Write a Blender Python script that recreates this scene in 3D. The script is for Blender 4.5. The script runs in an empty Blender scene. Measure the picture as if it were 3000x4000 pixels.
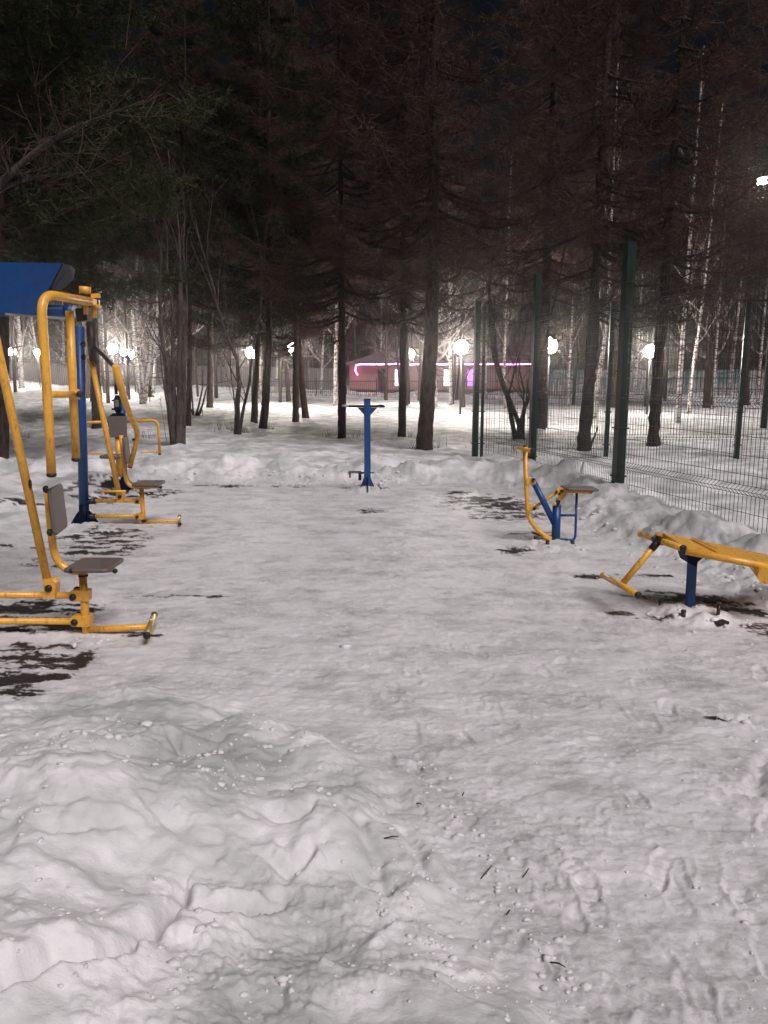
import bpy, math, random
import numpy as np
from mathutils import Vector
random.seed(7); np.random.seed(7)
S = bpy.context.scene
C = S.collection
R = math.radians

# ------------------------------------------------------------------ camera, sky, sun, exposure
FPX = 3000.0; CAMZ = 1.65; PITCH = math.atan(520/3000.0)
cam = bpy.data.cameras.new('camera'); cam.sensor_fit = 'VERTICAL'; cam.sensor_height = 24.0
cam.lens = 24.0*FPX/4000.0; cam.clip_start = 0.05; cam.clip_end = 2000
camo = bpy.data.objects.new('camera', cam); C.objects.link(camo)
camo.location = (0, 0, CAMZ); camo.rotation_euler = (math.pi/2 - PITCH, 0, 0)
S.camera = camo
SUN_EL, SUN_AZ = R(50), R(146)          # azimuth clockwise from +Y: behind the camera, to the right
w = bpy.data.worlds.new('World'); S.world = w; w.use_nodes = True
nt = w.node_tree; bg = nt.nodes['Background']
sky = nt.nodes.new('ShaderNodeTexSky'); sky.sky_type = 'NISHITA'; sky.sun_disc = False
sky.sun_elevation = SUN_EL; sky.sun_rotation = SUN_AZ
nt.links.new(sky.outputs[0], bg.inputs[0]); bg.inputs[1].default_value = 0.0009
sl = bpy.data.lights.new('sun', 'SUN'); sl.energy = 1.5; sl.angle = R(32); sl.color = (1.0, 0.94, 0.95)
so = bpy.data.objects.new('sun', sl); C.objects.link(so)
sd = Vector((math.sin(SUN_AZ)*math.cos(SUN_EL), math.cos(SUN_AZ)*math.cos(SUN_EL), math.sin(SUN_EL)))
so.rotation_euler = sd.to_track_quat('Z', 'Y').to_euler(); so.location = (10, -15, 20)
vs = S.view_settings; vs.view_transform = 'Standard'; vs.look = 'None'; vs.exposure = 1.0; vs.gamma = 1.0
vs.use_curve_mapping = False
S.render.engine = 'CYCLES'
cy = S.cycles; cy.use_denoising = True; cy.max_bounces = 5; cy.diffuse_bounces = 3; cy.glossy_bounces = 2
cy.sample_clamp_indirect = 2.0; cy.sample_clamp_direct = 0; cy.volume_bounces = 0; cy.caustics_reflective = False; cy.caustics_refractive = False
cy.transmission_bounces = 4; cy.transparent_max_bounces = 6

HAZE = 0.0019
# ------------------------------------------------------------------ helpers: points
cP, sP = math.cos(PITCH), math.sin(PITCH)
def W(px, py, D):
    dy = FPX*cP + (2000-py)*sP
    dz = -FPX*sP + (2000-py)*cP
    t = D/dy
    return Vector(((px-1500)*t, D, CAMZ + dz*t))
def Dz(px, py, z):
    dy = FPX*cP + (2000-py)*sP
    dz = -FPX*sP + (2000-py)*cP
    return (z-CAMZ)/dz*dy if dz < -1e-6 else 300.0
def tag(o, label=None, cat=None, group=None, kind=None):
    if label: o['label'] = label
    if cat: o['category'] = cat
    if group: o['group'] = group
    if kind: o['kind'] = kind
    return o
def empty(name, loc, label=None, cat=None, group=None, kind=None):
    o = bpy.data.objects.new(name, None); C.objects.link(o); o.location = loc
    o.empty_display_size = 0.2
    return tag(o, label, cat, group, kind)

# ------------------------------------------------------------------ helpers: noise
_rs = np.random.RandomState(3); _P = _rs.permutation(512); _P = np.concatenate([_P, _P, _P])
_G = np.stack([np.cos(np.arange(64)*2*np.pi/64), np.sin(np.arange(64)*2*np.pi/64)], 1)
def perlin(x, y, seed=0):
    x = np.asarray(x, float) + seed*17.31; y = np.asarray(y, float) + seed*9.77
    xi = np.floor(x).astype(int); yi = np.floor(y).astype(int)
    xf = x-xi; yf = y-yi
    u = xf*xf*xf*(xf*(xf*6-15)+10); v = yf*yf*yf*(yf*(yf*6-15)+10)
    def g(ix, iy, dx, dy):
        h = _P[(_P[ix & 511] + iy) & 511] & 63
        return _G[h, 0]*dx + _G[h, 1]*dy
    a = g(xi, yi, xf, yf); b = g(xi+1, yi, xf-1, yf)
    c = g(xi, yi+1, xf, yf-1); d = g(xi+1, yi+1, xf-1, yf-1)
    return ((a*(1-u)+b*u)*(1-v) + (c*(1-u)+d*u)*v)*1.5
def fbm(x, y, o=4, seed=0, gain=.5):
    s = 0; a = 1.0; f = 1.0
    for k in range(o):
        s = s + a*perlin(x*f, y*f, seed+k); a *= gain; f *= 2.03
    return s
def sstep(a, b, x):
    t = np.clip((x-a)/(b-a), 0, 1); return t*t*(3-2*t)
def polydist(x, y, pts):
    """distance to a polyline, side (+ left of travel) and parameter 0..1"""
    best = np.full(np.shape(x), 1e9); side = np.zeros(np.shape(x)); par = np.zeros(np.shape(x)); n = len(pts)-1
    for i in range(n):
        ax, ay = pts[i]; bx, by = pts[i+1]; ex, ey = bx-ax, by-ay; L2 = ex*ex+ey*ey
        t = np.clip(((x-ax)*ex+(y-ay)*ey)/L2, 0, 1)
        d = np.hypot(x-ax-t*ex, y-ay-t*ey)
        cr = ex*(y-ay)-ey*(x-ax)
        m = d < best
        best = np.where(m, d, best); side = np.where(m, np.sign(cr), side); par = np.where(m, (i+t)/n, par)
    return best, side, par

# ------------------------------------------------------------------ terrain
def base_z(x, y):
    return np.maximum(0, y-30)*0.007 + 0.018*np.maximum(0, -x-4)*sstep(14, 40, y) - 0.1*sstep(2, 8, x)*sstep(18, 24, y)
def GP(px, py, z=0.0):
    D = Dz(px, py, z); p = W(px, py, D); return (p.x, p.y)
MOUND = [(-9, 3.2), (-3.2, 3.55)] + [GP(*q) for q in ((0, 2775), (300, 2700), (620, 2690), (900, 2745), (1180, 2835), (1400, 2930), (1560, 3060), (1660, 3220), (1760, 3420), (1900, 3640), (2110, 3930))] + [(.6, 1.5), (1.0, .6), (1.2, -3)]
BANK_R = [(1.35, 12.35), (1.95, 11.9), (2.18, 11.0), (2.2, 9.6), (2.22, 8.4), (2.5, 7.2), (2.72, 6.2), (2.8, 5.6), (2.75, 4.9), (2.6, 4.2), (2.2, 3.7), (1.98, 3.3), (2.1, 2.8), (2.3, 0), (2.4, -4)]
BANK_B = [(-9, 12.6), (-4.2, 12.3), (-2.2, 12.35), (-.6, 12.15), (.7, 12.2), (1.35, 12.3), (2.0, 12.0)]
LEDGES = [  # pixel polylines, raised side height, width
    ([(1085, 3365), (960, 3430), (840, 3460), (735, 3455)], .075, .12),
    ([(735, 3330), (690, 3420), (640, 3520), (570, 3600)], .055, .10),
    ([(570, 3600), (500, 3690), (390, 3780), (230, 3800), (120, 3890), (0, 3960)], .07, .15),
    ([(1255, 3195), (1180, 3230), (1100, 3250), (1060, 3230)], .035, .10),
    ([(1225, 3040), (1190, 3080), (1110, 3092), (1020, 3075)], .03, .10),
    ([(1560, 3270), (1500, 3300), (1440, 3290), (1400, 3250)], .035, .07),
    ([(820, 2830), (780, 2870), (700, 2850), (640, 2820)], .03, .08),
    ([(1300, 2990), (1400, 3050), (1480, 3200), (1520, 3300)], .015, .08),
    ([(380, 3000), (270, 2990), (150, 3010), (0, 3000)], .02, .1),
    ([(460, 3230), (300, 3260), (120, 3270)], .02, .1),
    ([(3060, 2835), (2930, 2800), (2840, 2790), (2740, 2765)], .035, .10),
    ([(2880, 3075), (2950, 3060), (2975, 2960), (3030, 2900)], .02, .10),
    ([(1700, 3400), (1620, 3300), (1560, 3150)], .02, .06),
]
HEAPS = []   # (x, y, radius, height): little cones of snow left round the machine feet
for (px, py, r_, h_) in ((2690, 2405, .34, .045), (2172, 2135, .32, .05), (1436, 1915, .34, .10), (328, 2062, .36, .045), (336, 2510, .12, .02), (2780, 2420, .2, .03), (490, 1930, .3, .04)):
    gx, gy = GP(px, py); HEAPS.append((gx, gy, r_, h_))
BARE = []    # bare asphalt showing through: pixel ellipses (cx, cy, rx, ry, strength)
for q in ((90, 2640, 200, 90, 1.0), (300, 2590, 50, 55, .95), (60, 2540, 110, 32, .8), (130, 2370, 230, 34, 1.1), (150, 2455, 230, 24, .9), (40, 2620, 150, 120, .7),
          (290, 2100, 90, 11, .9), (430, 2085, 110, 26, .85), (530, 2095, 50, 16, .9), (480, 2150, 90, 18, .8), (330, 2160, 110, 10, .8), (60, 2145, 130, 7, .7),
          (450, 1905, 160, 16, .95), (610, 1925, 90, 13, .9), (390, 1950, 120, 12, .8), (300, 1915, 60, 18, .7), (880, 1898, 120, 5, .7), (1130, 1900, 80, 5, .7),
          (1460, 1998, 60, 9, .85), (1470, 1910, 60, 4, .7), (1860, 1955, 130, 20, 1.0), (1960, 1975, 130, 22, 1.0), (2040, 2010, 110, 18, .8), (1780, 1925, 70, 7, .9), (2010, 2150, 75, 15, 1.0),
          (1930, 2020, 110, 12, .75), (2560, 2325, 130, 18, .8), (2720, 2340, 150, 24, 1.05), (2880, 2375, 130, 20, 1.05), (2980, 2460, 70, 30, 1.0), (2950, 2400, 120, 14, .8), (2520, 2420, 150, 14, .55), (2400, 2400, 130, 10, .45),
          (2810, 2808, 60, 10, .9), (60, 1990, 150, 12, .6), (2080, 2090, 120, 10, .6), (700, 2330, 200, 6, .45), (2330, 2250, 160, 9, .5), (2570, 2250, 150, 10, .55), (560, 2480, 90, 9, .5), (180, 2400, 260, 50, .6), (100, 2560, 200, 60, .55), (420, 2120, 160, 40, .6), (250, 2200, 180, 22, .5), (480, 1935, 170, 30, .55), (1900, 1965, 200, 36, .55)):
    cx, cy_, rx, ry, st = q
    gx, gy = GP(cx, cy_); BARE.append((gx, gy, 1.1*rx*gy/FPX, 1.25*max(.03, ry*gy*gy/(CAMZ*FPX)), st))
PRINTS = []
rp = random.Random(11)
for k in range(70):
    px = rp.uniform(1500, 3050); py = rp.uniform(2500, 4050)
    gx, gy = GP(px, py); PRINTS.append((gx, gy, rp.uniform(-.7, .7) + (math.pi if rp.random() < .5 else 0), rp.uniform(.85, 1.1)))
for k in range(70):
    gx, gy = rp.uniform(-2.0, 2.0), rp.uniform(4.5, 11.5); PRINTS.append((gx, gy, rp.uniform(-3, 3), 1.0))

def terrain(x, y, fine=True):
    x = np.asarray(x, float); y = np.asarray(y, float)
    z = base_z(x, y)
    r = np.hypot(x, y)
    d, s, _ = polydist(x, y, MOUND); dm = np.where(s < 0, d, -d)          # + inside mound
    dw = dm + .10*fbm(x*2.1, y*2.1, 3, 5)
    mound = np.clip(sstep(-.02, .30, dw)*.085 + sstep(.15, 1.6, dw)*.20, 0, 1)
    inm = sstep(-.02, .15, dw)
    d, s, _ = polydist(x, y, BANK_R); dr = np.where(s > 0, d, -d)          # + outside plaza
    drw = dr + .13*fbm(x*1.5, y*1.5, 3, 9)
    far_fade = 1 - sstep(.8, 1.7, drw)
    bank = sstep(-.05, .75, drw)*(.07 + .17*far_fade)*(1 + .40*fbm(x*1.3, y*1.3, 3, 21))
    bank *= np.where(y > 3.4, 1.0, .55)
    d, s, _ = polydist(x, y, BANK_B); db = np.where(s > 0, d, -d)
    dbw = db + .16*fbm(x*1.2, y*2.0, 3, 15)
    bb = sstep(-.1, .9, dbw)*(.07 + .14*(1 - sstep(.9, 2.4, dbw)))*(1 + .95*fbm(x*1.3, y*1.3, 3, 25))
    left = sstep(3.6, 4.6, -x + .35*fbm(y*.8, x*.8, 2, 41))*sstep(3.0, 4.5, y)
    lb = left*(.10 + .10*fbm(x*1.1, y*1.1, 3, 31))
    off = np.clip(np.maximum(np.maximum(sstep(0, .3, drw), sstep(0, .3, dbw)), np.maximum(left, inm)), 0, 1)   # 1 = snow, 0 = cleared ground
    z = z + np.maximum(np.maximum(bank*(s*0+1), bb), np.maximum(lb, 0)) + mound
    z = z + off*(.045*fbm(x*.55, y*.55, 3, 2)*sstep(10, 14, r) + .02*fbm(x*2.2, y*2.2, 3, 4)*(1-.5*sstep(16, 25, r)))
    z = z + .08*fbm(x*.12, y*.12, 2, 8)*sstep(16, 30, r)
    z = z + sstep(52, 60, r)*.5*np.clip(fbm(x*.2, y*.2, 3, 12)+.1, 0, 1)*(x < 60)
    # lumpy broken bank
    edge = np.clip(sstep(-.05, .1, np.maximum(drw, dbw))*(1-sstep(1.0, 1.9, np.maximum(drw, dbw))), 0, 1)*(r > 4)
    bl = np.abs(fbm(x*4.2, y*4.2, 4, 51, .55))
    z = z + edge*(.026*(.42-bl)) + edge*.035*fbm(x*1.9+3, y*3.1, 3, 53) + edge*.014*fbm(x*8, y*8, 4, 52, .6)
    z = z + edge*.016*np.tanh(8*fbm(x*1.9+4, y*2.4+9, 4, 97, .5))
    # foreground mound surface: rounded lumps with cut ledges
    if np.any(inm > 0):
        bl = np.abs(fbm(x*2.6+1.3, y*3.0, 4, 61, .5))
        z = z + inm*(.012*(.35-bl) + .0055*fbm(x*7.5, y*7.5, 4, 63, .6) + .075*fbm(x*1.3, y*1.7, 2, 65) + .016*sstep(.05, .35, fbm(x*2.2+9, y*2.6, 3, 67)))
        cm = sstep(-.05, .30, fbm(x*1.7+5, y*2.1, 3, 68))
        z = z + inm*cm*.010*np.abs(fbm(x*17, y*19, 4, 69, .62))
        sl1 = fbm(x*1.5+2, y*1.9+7, 5, 91, .45); sl2 = fbm(x*2.6+12, y*3.1+1, 4, 95, .5)
        z = z + inm*(.010*np.tanh(9*sl1) + .006*np.tanh(10*(sl2-.12)))
        for k, (pl, h_, w_) in enumerate(LEDGES):
            zz = .22 if k < 10 else (.02 if k < 12 else .08); pts = [GP(a, b, zz) for a, b in pl]
            cxm = sum(p[0] for p in pts)/len(pts); cym = sum(p[1] for p in pts)/len(pts)
            m = np.hypot(x-cxm, y-cym) < 1.6
            if not np.any(m): continue
            xx, yy = x[m] if x.ndim else x, y[m] if y.ndim else y
            wx = xx + .02*fbm(xx*8, yy*8, 2, 71+k); wy = yy + .02*fbm(xx*8, yy*8, 2, 81+k)
            d, s, t = polydist(wx, wy, pts)
            ends = np.sin(np.clip(t, 0.02, .98)*np.pi)**.5
            up = h_*.55*np.exp(-d/w_)*np.where(s < 0, .5, 1.) - h_*2.0*np.exp(-(d/(.020+.022*(s < 0)))**2)
            add = up*ends*np.exp(-np.maximum(0, d-w_*2)/w_)
            if x.ndim: z[m] += add
            else: z = z + add
    for (hx, hy, hr, hh) in HEAPS:
        d = np.hypot(x-hx, (y-hy)); q = d/hr + .35*fbm(x*9, y*9, 2, 90)*(d < hr*2)
        z = z + hh*(1-sstep(.15, 1.0, q))*(d < hr*2)
    if fine:
        pl = (1-off)
        z = z + pl*(.0045*fbm(x*1.5, y*3.4, 4, 33) + .0045*fbm(x*8, y*12, 4, 34, .6)*(r < 14))
        tr = (r < 9)
        z = z + pl*(r < 10)*(.0022*np.tanh(14*fbm(x*1.1, y*2.0, 5, 98, .5)) + .0018*np.tanh(12*(fbm(x*2.7, y*4.2, 4, 99, .5)-.15)))
        z = z + pl*tr*.007*np.abs(fbm(x*16, y*20, 4, 37, .62))*sstep(0, .4, fbm(x*1.6+8, y*2.2, 3, 35))
        z = z + pl*tr*.004*np.maximum(0, fbm(x*13, y*15, 3, 36, .6)-.1)
        crumb = np.maximum(0, fbm(x*22, y*24, 2, 38, .6)-.25)*sstep(-.1, .35, fbm(x*2.5, y*2.5, 2, 39))
        z = z + (pl*.8+inm)*.012*crumb*(r < 8)
        for ip, (gx, gy, a, sc) in enumerate(PRINTS):
            m = (np.abs(x-gx) < .25) & (np.abs(y-gy) < .25)
            if not np.any(m): continue
            ca, sa = math.cos(a), math.sin(a)
            u = ((x[m]-gx)*ca + (y[m]-gy)*sa)/(.05*sc); v = (-(x[m]-gx)*sa + (y[m]-gy)*ca)/(.145*sc)
            wdt = 1 - .25*np.clip(-v, -1, 1)*0 - .28*np.exp(-((v+.15)/.3)**2)
            e = np.sqrt((u/wdt)**2 + v**2)
            dent = (-(.004)*(1-sstep(.7, 1.05, e)) + .0025*np.exp(-((e-1.12)/.15)**2))*np.clip(.8+1.6*fbm(x[m]*9, y[m]*9, 2, 77), 0, 1.5)
            tread = .0007*np.sin(v*30)*(e < .8)
            z[m] += (dent*(2.2 if ip % 6 == 0 else 1)+tread*(3 if ip % 6 == 0 else 1))*pl[m]
    return z
def bare_mask(x, y):
    m = np.zeros(np.shape(x))
    for (gx, gy, rx, ry, st) in BARE:
        e = np.sqrt(((x-gx)/rx)**2 + ((y-gy)/ry)**2)
        m = np.maximum(m, st*(1-sstep(.25, 1.25, e)))
    return m
def gz(x, y):
    return float(terrain(np.array([x], float), np.array([y], float), False)[0])
def ground_at(px, py):
    """walk down the pixel's ray to the terrain"""
    z = 0.0
    for _ in range(12):
        D = min(Dz(px, py, z), 160); p = W(px, py, D); z = .5*z + .5*float(base_z(p.x, p.y))
    return Vector((p.x, p.y, gz(p.x, p.y)))

# ------------------------------------------------------------------ helpers: materials
def M(name, col, rough=.5, metal=0., emit=None, strength=0., spec=.5):
    m = bpy.data.materials.new(name); m.use_nodes = True
    b = m.node_tree.nodes['Principled BSDF']
    b.inputs['Base Color'].default_value = (*col, 1); b.inputs['Roughness'].default_value = rough
    b.inputs['Metallic'].default_value = metal; b.inputs['Specular IOR Level'].default_value = spec
    if emit:
        b.inputs['Emission Color'].default_value = (*emit, 1); b.inputs['Emission Strength'].default_value = strength
    return m
def nodes(m): return m.node_tree.nodes, m.node_tree.links, m.node_tree.nodes['Principled BSDF']
def tex_noise(m, scale=(1, 1, 1), sc=5, det=6, rough=.6, coord='Object'):
    N, L, b = nodes(m)
    tc = N.new('ShaderNodeTexCoord'); mp = N.new('ShaderNodeMapping'); mp.inputs['Scale'].default_value = scale
    L.new(tc.outputs[coord], mp.inputs[0]); n = N.new('ShaderNodeTexNoise'); n.inputs['Scale'].default_value = sc
    n.inputs['Detail'].default_value = det; n.inputs['Roughness'].default_value = rough; L.new(mp.outputs[0], n.inputs[0]); return n
def ramp(m, src, stops):
    N, L, b = nodes(m); r = N.new('ShaderNodeValToRGB'); L.new(src, r.inputs[0])
    e = r.color_ramp.elements
    while len(e) < len(stops): e.new(.5)
    for k, (p, c) in enumerate(stops): e[k].position = p; e[k].color = (*c, 1)
    return r
def bump(m, src, strength=.3, dist=.01, prev=None):
    N, L, b = nodes(m); bp = N.new('ShaderNodeBump'); bp.inputs['Strength'].default_value = strength
    bp.inputs['Distance'].default_value = dist; L.new(src, bp.inputs['Height'])
    if prev: L.new(prev.outputs[0], bp.inputs['Normal'])
    L.new(bp.outputs[0], b.inputs['Normal']); return bp
def paint(name, col, chip, rough=.32):
    m = M(name, col, rough); N, L, b = nodes(m)
    n = tex_noise(m, sc=9, det=8, rough=.7, coord='Object')
    r = ramp(m, n.outputs[0], [(0, chip), (.30, chip), (.335, tuple(c*.82 for c in col)), (.5, col), (1, tuple(min(1, c*1.08) for c in col))])
    L.new(r.outputs[0], b.inputs['Base Color'])
    n2 = tex_noise(m, sc=60, det=3); bump(m, n2.outputs[0], .12, .002)
    r2 = ramp(m, n.outputs[0], [(0, (.8,)*3), (.35, (.5,)*3), (.6, (rough,)*3)]); L.new(r2.outputs[0], b.inputs['Roughness'])
    return m
MY = paint('yellow_paint', (.84, .43, .065), (.33, .14, .03), .25)
MB_ = paint('blue_paint', (.008, .055, .20), (.01, .03, .08), .32)
MBD = paint('dark_and_shaded_blue', (.004, .010, .028), (.01, .01, .015), .6)  # own colour of dark parts; on the canopy side it paints in shade
MBD.node_tree.nodes['Principled BSDF'].inputs['Specular IOR Level'].default_value = .08
for _m, _c in ((MY, (.30, .15, .03)), (MB_, (.01, .035, .10))):
    N, L, b = nodes(_m); src = b.inputs['Base Color'].links[0].from_socket
    n = tex_noise(_m, (1, 1, .35), 34, 6, .7); rr_ = ramp(_m, n.outputs[0], [(.54, (0,)*3), (.66, (.7,)*3)])
    mx = N.new('ShaderNodeMix'); mx.data_type = 'RGBA'; L.new(rr_.outputs[0], mx.inputs[0]); L.new(src, mx.inputs[6]); mx.inputs[7].default_value = (*_c, 1); L.new(mx.outputs[2], b.inputs['Base Color'])
MK = M('black_rubber', (.012, .011, .011), .5)
MDK = M('dark_grease_metal', (.035, .022, .018), .5, .3)
MG = M('grey_plastic', (.135, .105, .098), .55)
n = tex_noise(MG, sc=300, det=2); bump(MG, n.outputs[0], .25, .001)
MGC = M('dull_bolt', (.06, .055, .055), .45, .6)
MCH = M('worn_gold_metal', (.85, .62, .22), .30, .7)
MSL = M('bare_steel', (.45, .46, .48), .4, .8)
MPG = M('green_post_paint', (.008, .022, .016), .30)
n = tex_noise(MPG, sc=30); bump(MPG, n.outputs[0], .1, .002)
MWI = M('fence_wire', (.014, .02, .018), .45)

def bark(name, dark, light, zs=.25, sc=14):
    m = M(name, dark, .95, spec=.15); N, L, b = nodes(m)
    n = tex_noise(m, (1, 1, zs), sc, 8, .72); r = ramp(m, n.outputs[0], [(0, tuple(c*.4 for c in dark)), (.40, dark), (.56, light), (.75, tuple(c*1.25 for c in light))])
    L.new(r.outputs[0], b.inputs['Base Color'])
    v = N.new('ShaderNodeTexVoronoi'); v.inputs['Scale'].default_value = 26
    tc = N.new('ShaderNodeTexCoord'); mp = N.new('ShaderNodeMapping'); mp.inputs['Scale'].default_value = (1, 1, .3)
    L.new(tc.outputs['Object'], mp.inputs[0]); L.new(mp.outputs[0], v.inputs[0])
    b1 = bump(m, v.outputs[0], .7, .03); bump(m, n.outputs[0], .8, .03, b1); return m
BK_P = bark('conifer_bark', (.028, .020, .017), (.062, .045, .039))
BK_G = bark('grey_bark', (.042, .033, .030), (.105, .085, .078), .2)
BK_B = M('birch_bark', (.6, .56, .53), .7, spec=.2)
N, L, b = nodes(BK_B)
n = tex_noise(BK_B, (1, 1, 2.2), 5.5, 5, .65)
r = ramp(BK_B, n.outputs[0], [(0, (.03, .026, .024)), (.42, (.05, .04, .038)), (.47, (.34, .31, .30)), (.6, (.56, .52, .50))])
L.new(r.outputs[0], b.inputs['Base Color']); bump(BK_B, n.outputs[0], .4, .02)
BK_T = M('birch_branch_bark', (.36, .31, .29), .8, spec=.2)
TW_R = M('larch_twigs', (.072, .045, .037), .9, spec=.1)
TW_G = M('pine_needles', (.036, .040, .022), .9, spec=.1)
TW_F = M('far_twigs', (.07, .055, .05), .95, spec=.05)
TW_W = M('fine_birch_twigs', (.11, .085, .078), .9, spec=.1)
GRASS = M('dry_stalks', (.16, .12, .09), .9, spec=.1)

# ------------------------------------------------------------------ helpers: mesh building
class MB:
    def __init__(s): s.v = []; s.f = []; s.sm = []
    def poly(s, pts, smooth=False):
        i = len(s.v); s.v += [tuple(p) for p in pts]; s.f.append(tuple(range(i, i+len(pts)))); s.sm.append(smooth)
    def box(s, c, sx, sy, sz, rz=0, axes=None, bev=0):
        c = Vector(c)
        if axes: ax, ay, az = axes
        else:
            ax = Vector((math.cos(rz), math.sin(rz), 0)); ay = Vector((-math.sin(rz), math.cos(rz), 0)); az = Vector((0, 0, 1))
        if bev <= 0:
            P = [c + ax*sx*.5*i + ay*sy*.5*j + az*sz*.5*k for k in (-1, 1) for j in (-1, 1) for i in (-1, 1)]
            b = len(s.v); s.v += [tuple(p) for p in P]
            for q in ((0, 2, 3, 1), (4, 5, 7, 6), (0, 1, 5, 4), (2, 6, 7, 3), (0, 4, 6, 2), (1, 3, 7, 5)): s.f.append(tuple(b+i for i in q)); s.sm.append(False)
        else:      # rounded plan (ax, ay), bevelled top and bottom
            ring = []
            for (qx, qy, a0) in ((1, 1, 0), (-1, 1, 90), (-1, -1, 180), (1, -1, 270)):
                for t in (0, 30, 60, 90):
                    a = R(a0+t); ring.append((qx*(sx/2-bev)+math.cos(a)*bev, qy*(sy/2-bev)+math.sin(a)*bev))
            lv = [(-sz/2, 1-.5*min(1, sz/ max(sx, sy))), (-sz/2+sz*.22, 1), (sz/2-sz*.22, 1), (sz/2, 1-.5*min(1, sz/max(sx, sy)))]
            b = len(s.v); n = len(ring)
            for (h, k) in lv:
                for (a, d) in ring: s.v.append(tuple(c + ax*a*k + ay*d*k + az*h))
            for l in range(3):
                for i in range(n):
                    j = (i+1) % n; s.f.append((b+l*n+i, b+l*n+j, b+(l+1)*n+j, b+(l+1)*n+i)); s.sm.append(True)
            s.f.append(tuple(b+i for i in range(n))[::-1]); s.sm.append(False)
            s.f.append(tuple(b+3*n+i for i in range(n))); s.sm.append(False)
    def tube(s, pts, r, sides=12, cap=True, smooth=True, square=False, jit=0, rnd=None):
        pts = [Vector(p) for p in pts]; n = len(pts)
        rs = r if isinstance(r, (list, tuple)) else [r]*n
        b = len(s.v); T0 = (pts[1]-pts[0]).normalized()
        up = Vector((0, 0, 1)) if abs(T0.z) < .9 else Vector((1, 0, 0))
        U = T0.cross(up).normalized()
        for i, p in enumerate(pts):
            T = ((pts[min(i+1, n-1)]-pts[i]).normalized() + (pts[i]-pts[max(i-1, 0)]).normalized())
            T = T.normalized() if T.length > 1e-6 else T0
            U = (U - T*U.dot(T)).normalized(); V = T.cross(U)
            for k in range(sides):
                a = 2*math.pi*(k+(.5 if square else 0))/sides
                rr = rs[i]*(1.414 if square else 1)
                if jit: rr *= 1 + jit*(rnd.random()-.5)*2
                s.v.append(tuple(p + U*math.cos(a)*rr + V*math.sin(a)*rr))
        for i in range(n-1):
            for k in range(sides):
                j = (k+1) % sides
                s.f.append((b+i*sides+k, b+i*sides+j, b+(i+1)*sides+j, b+(i+1)*sides+k)); s.sm.append(smooth and not square)
        if cap:
            s.f.append(tuple(b+k for k in range(sides))[::-1]); s.sm.append(False)
            s.f.append(tuple(b+(n-1)*sides+k for k in range(sides))); s.sm.append(False)
    def prism(s, pts, off):
        """polygon pts extruded by vector off"""
        off = Vector(off); n = len(pts); b = len(s.v)
        s.v += [tuple(Vector(p)) for p in pts] + [tuple(Vector(p)+off) for p in pts]
        s.f.append(tuple(b+i for i in range(n))[::-1]); s.sm.append(False)
        s.f.append(tuple(b+n+i for i in range(n))); s.sm.append(False)
        for i in range(n):
            j = (i+1) % n; s.f.append((b+i, b+j, b+n+j, b+n+i)); s.sm.append(False)
    def blade(s, p, d, wv):
        """thin twig quad"""
        b = len(s.v); s.v += [tuple(p-wv), tuple(p+wv), tuple(p+d+wv*.3), tuple(p+d-wv*.3)]
        s.f.append((b, b+1, b+2, b+3)); s.sm.append(False)
    def sphere(s, c, r, seg=16, rings=10, sz=1.0):
        b = len(s.v)
        for i in range(rings+1):
            t = math.pi*i/rings
            for k in range(seg):
                a = 2*math.pi*k/seg; s.v.append((c[0]+r*math.sin(t)*math.cos(a), c[1]+r*math.sin(t)*math.sin(a), c[2]+r*sz*math.cos(t)))
        for i in range(rings):
            for k in range(seg):
                j = (k+1) % seg; s.f.append((b+i*seg+k, b+(i+1)*seg+k, b+(i+1)*seg+j, b+i*seg+j)); s.sm.append(True)
    def mesh(s, name, mat, origin=(0, 0, 0)):
        me = bpy.data.meshes.new(name); o = Vector(origin)
        v = np.array(s.v, dtype=np.float32) - np.array(o, dtype=np.float32)
        me.from_pydata(v.tolist(), [], s.f)
        me.polygons.foreach_set('use_smooth', s.sm)
        for m in (mat if isinstance(mat, (list, tuple)) else [mat]): me.materials.append(m)
        me.update(); return me
    def build(s, name, mat, parent=None, origin=None):
        o0 = Vector(origin) if origin is not None else Vector((0, 0, 0))
        if parent is not None:
            q = parent; acc = Vector((0, 0, 0))
            while q is not None: acc += q.location; q = q.parent
            me = s.mesh(name, mat, acc); o = bpy.data.objects.new(name, me); C.objects.link(o); o.parent = parent
        else:
            me = s.mesh(name, mat, o0); o = bpy.data.objects.new(name, me); C.objects.link(o); o.location = o0
        return o
def fillet(pts, rad, n=6):
    pts = [Vector(p) for p in pts]; out = [pts[0]]
    for i in range(1, len(pts)-1):
        a, b, c = pts[i-1], pts[i], pts[i+1]
        l1 = min(rad, (a-b).length*.49); l2 = min(rad, (c-b).length*.49)
        p0 = b+(a-b).normalized()*l1; p1 = b+(c-b).normalized()*l2
        for k in range(n+1):
            t = k/n; out.append(p0*(1-t)**2 + b*2*t*(1-t) + p1*t*t)
    out.append(pts[-1]); return out
def WP(seq): return [W(*q) for q in seq]
def T(root, name, mat, seq, r, sides=14, bend=0, square=False, cap=True):
    """one tube part through pixel+depth points"""
    pts = WP(seq)
    if bend: pts = fillet(pts, bend)
    m = MB(); m.tube(pts, r, sides, cap, square=square); return m.build(name, mat, root)
def endcap(root, p, d, r, name='end_cap', mat=None, ln=.018):
    p = Vector(p); d = Vector(d).normalized(); m = MB()
    m.tube([p-d*.004, p+d*ln*.5, p+d*ln*.85, p+d*ln], [r*1.06, r*1.06, r*.8, r*.4], 12); return m.build(name, mat or MK, root)
def bolt(root, p, d=(0, -1, 0), r=.02, ln=.03):
    return endcap(root, p, d, r, 'bolt_cap', MK, ln)

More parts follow.
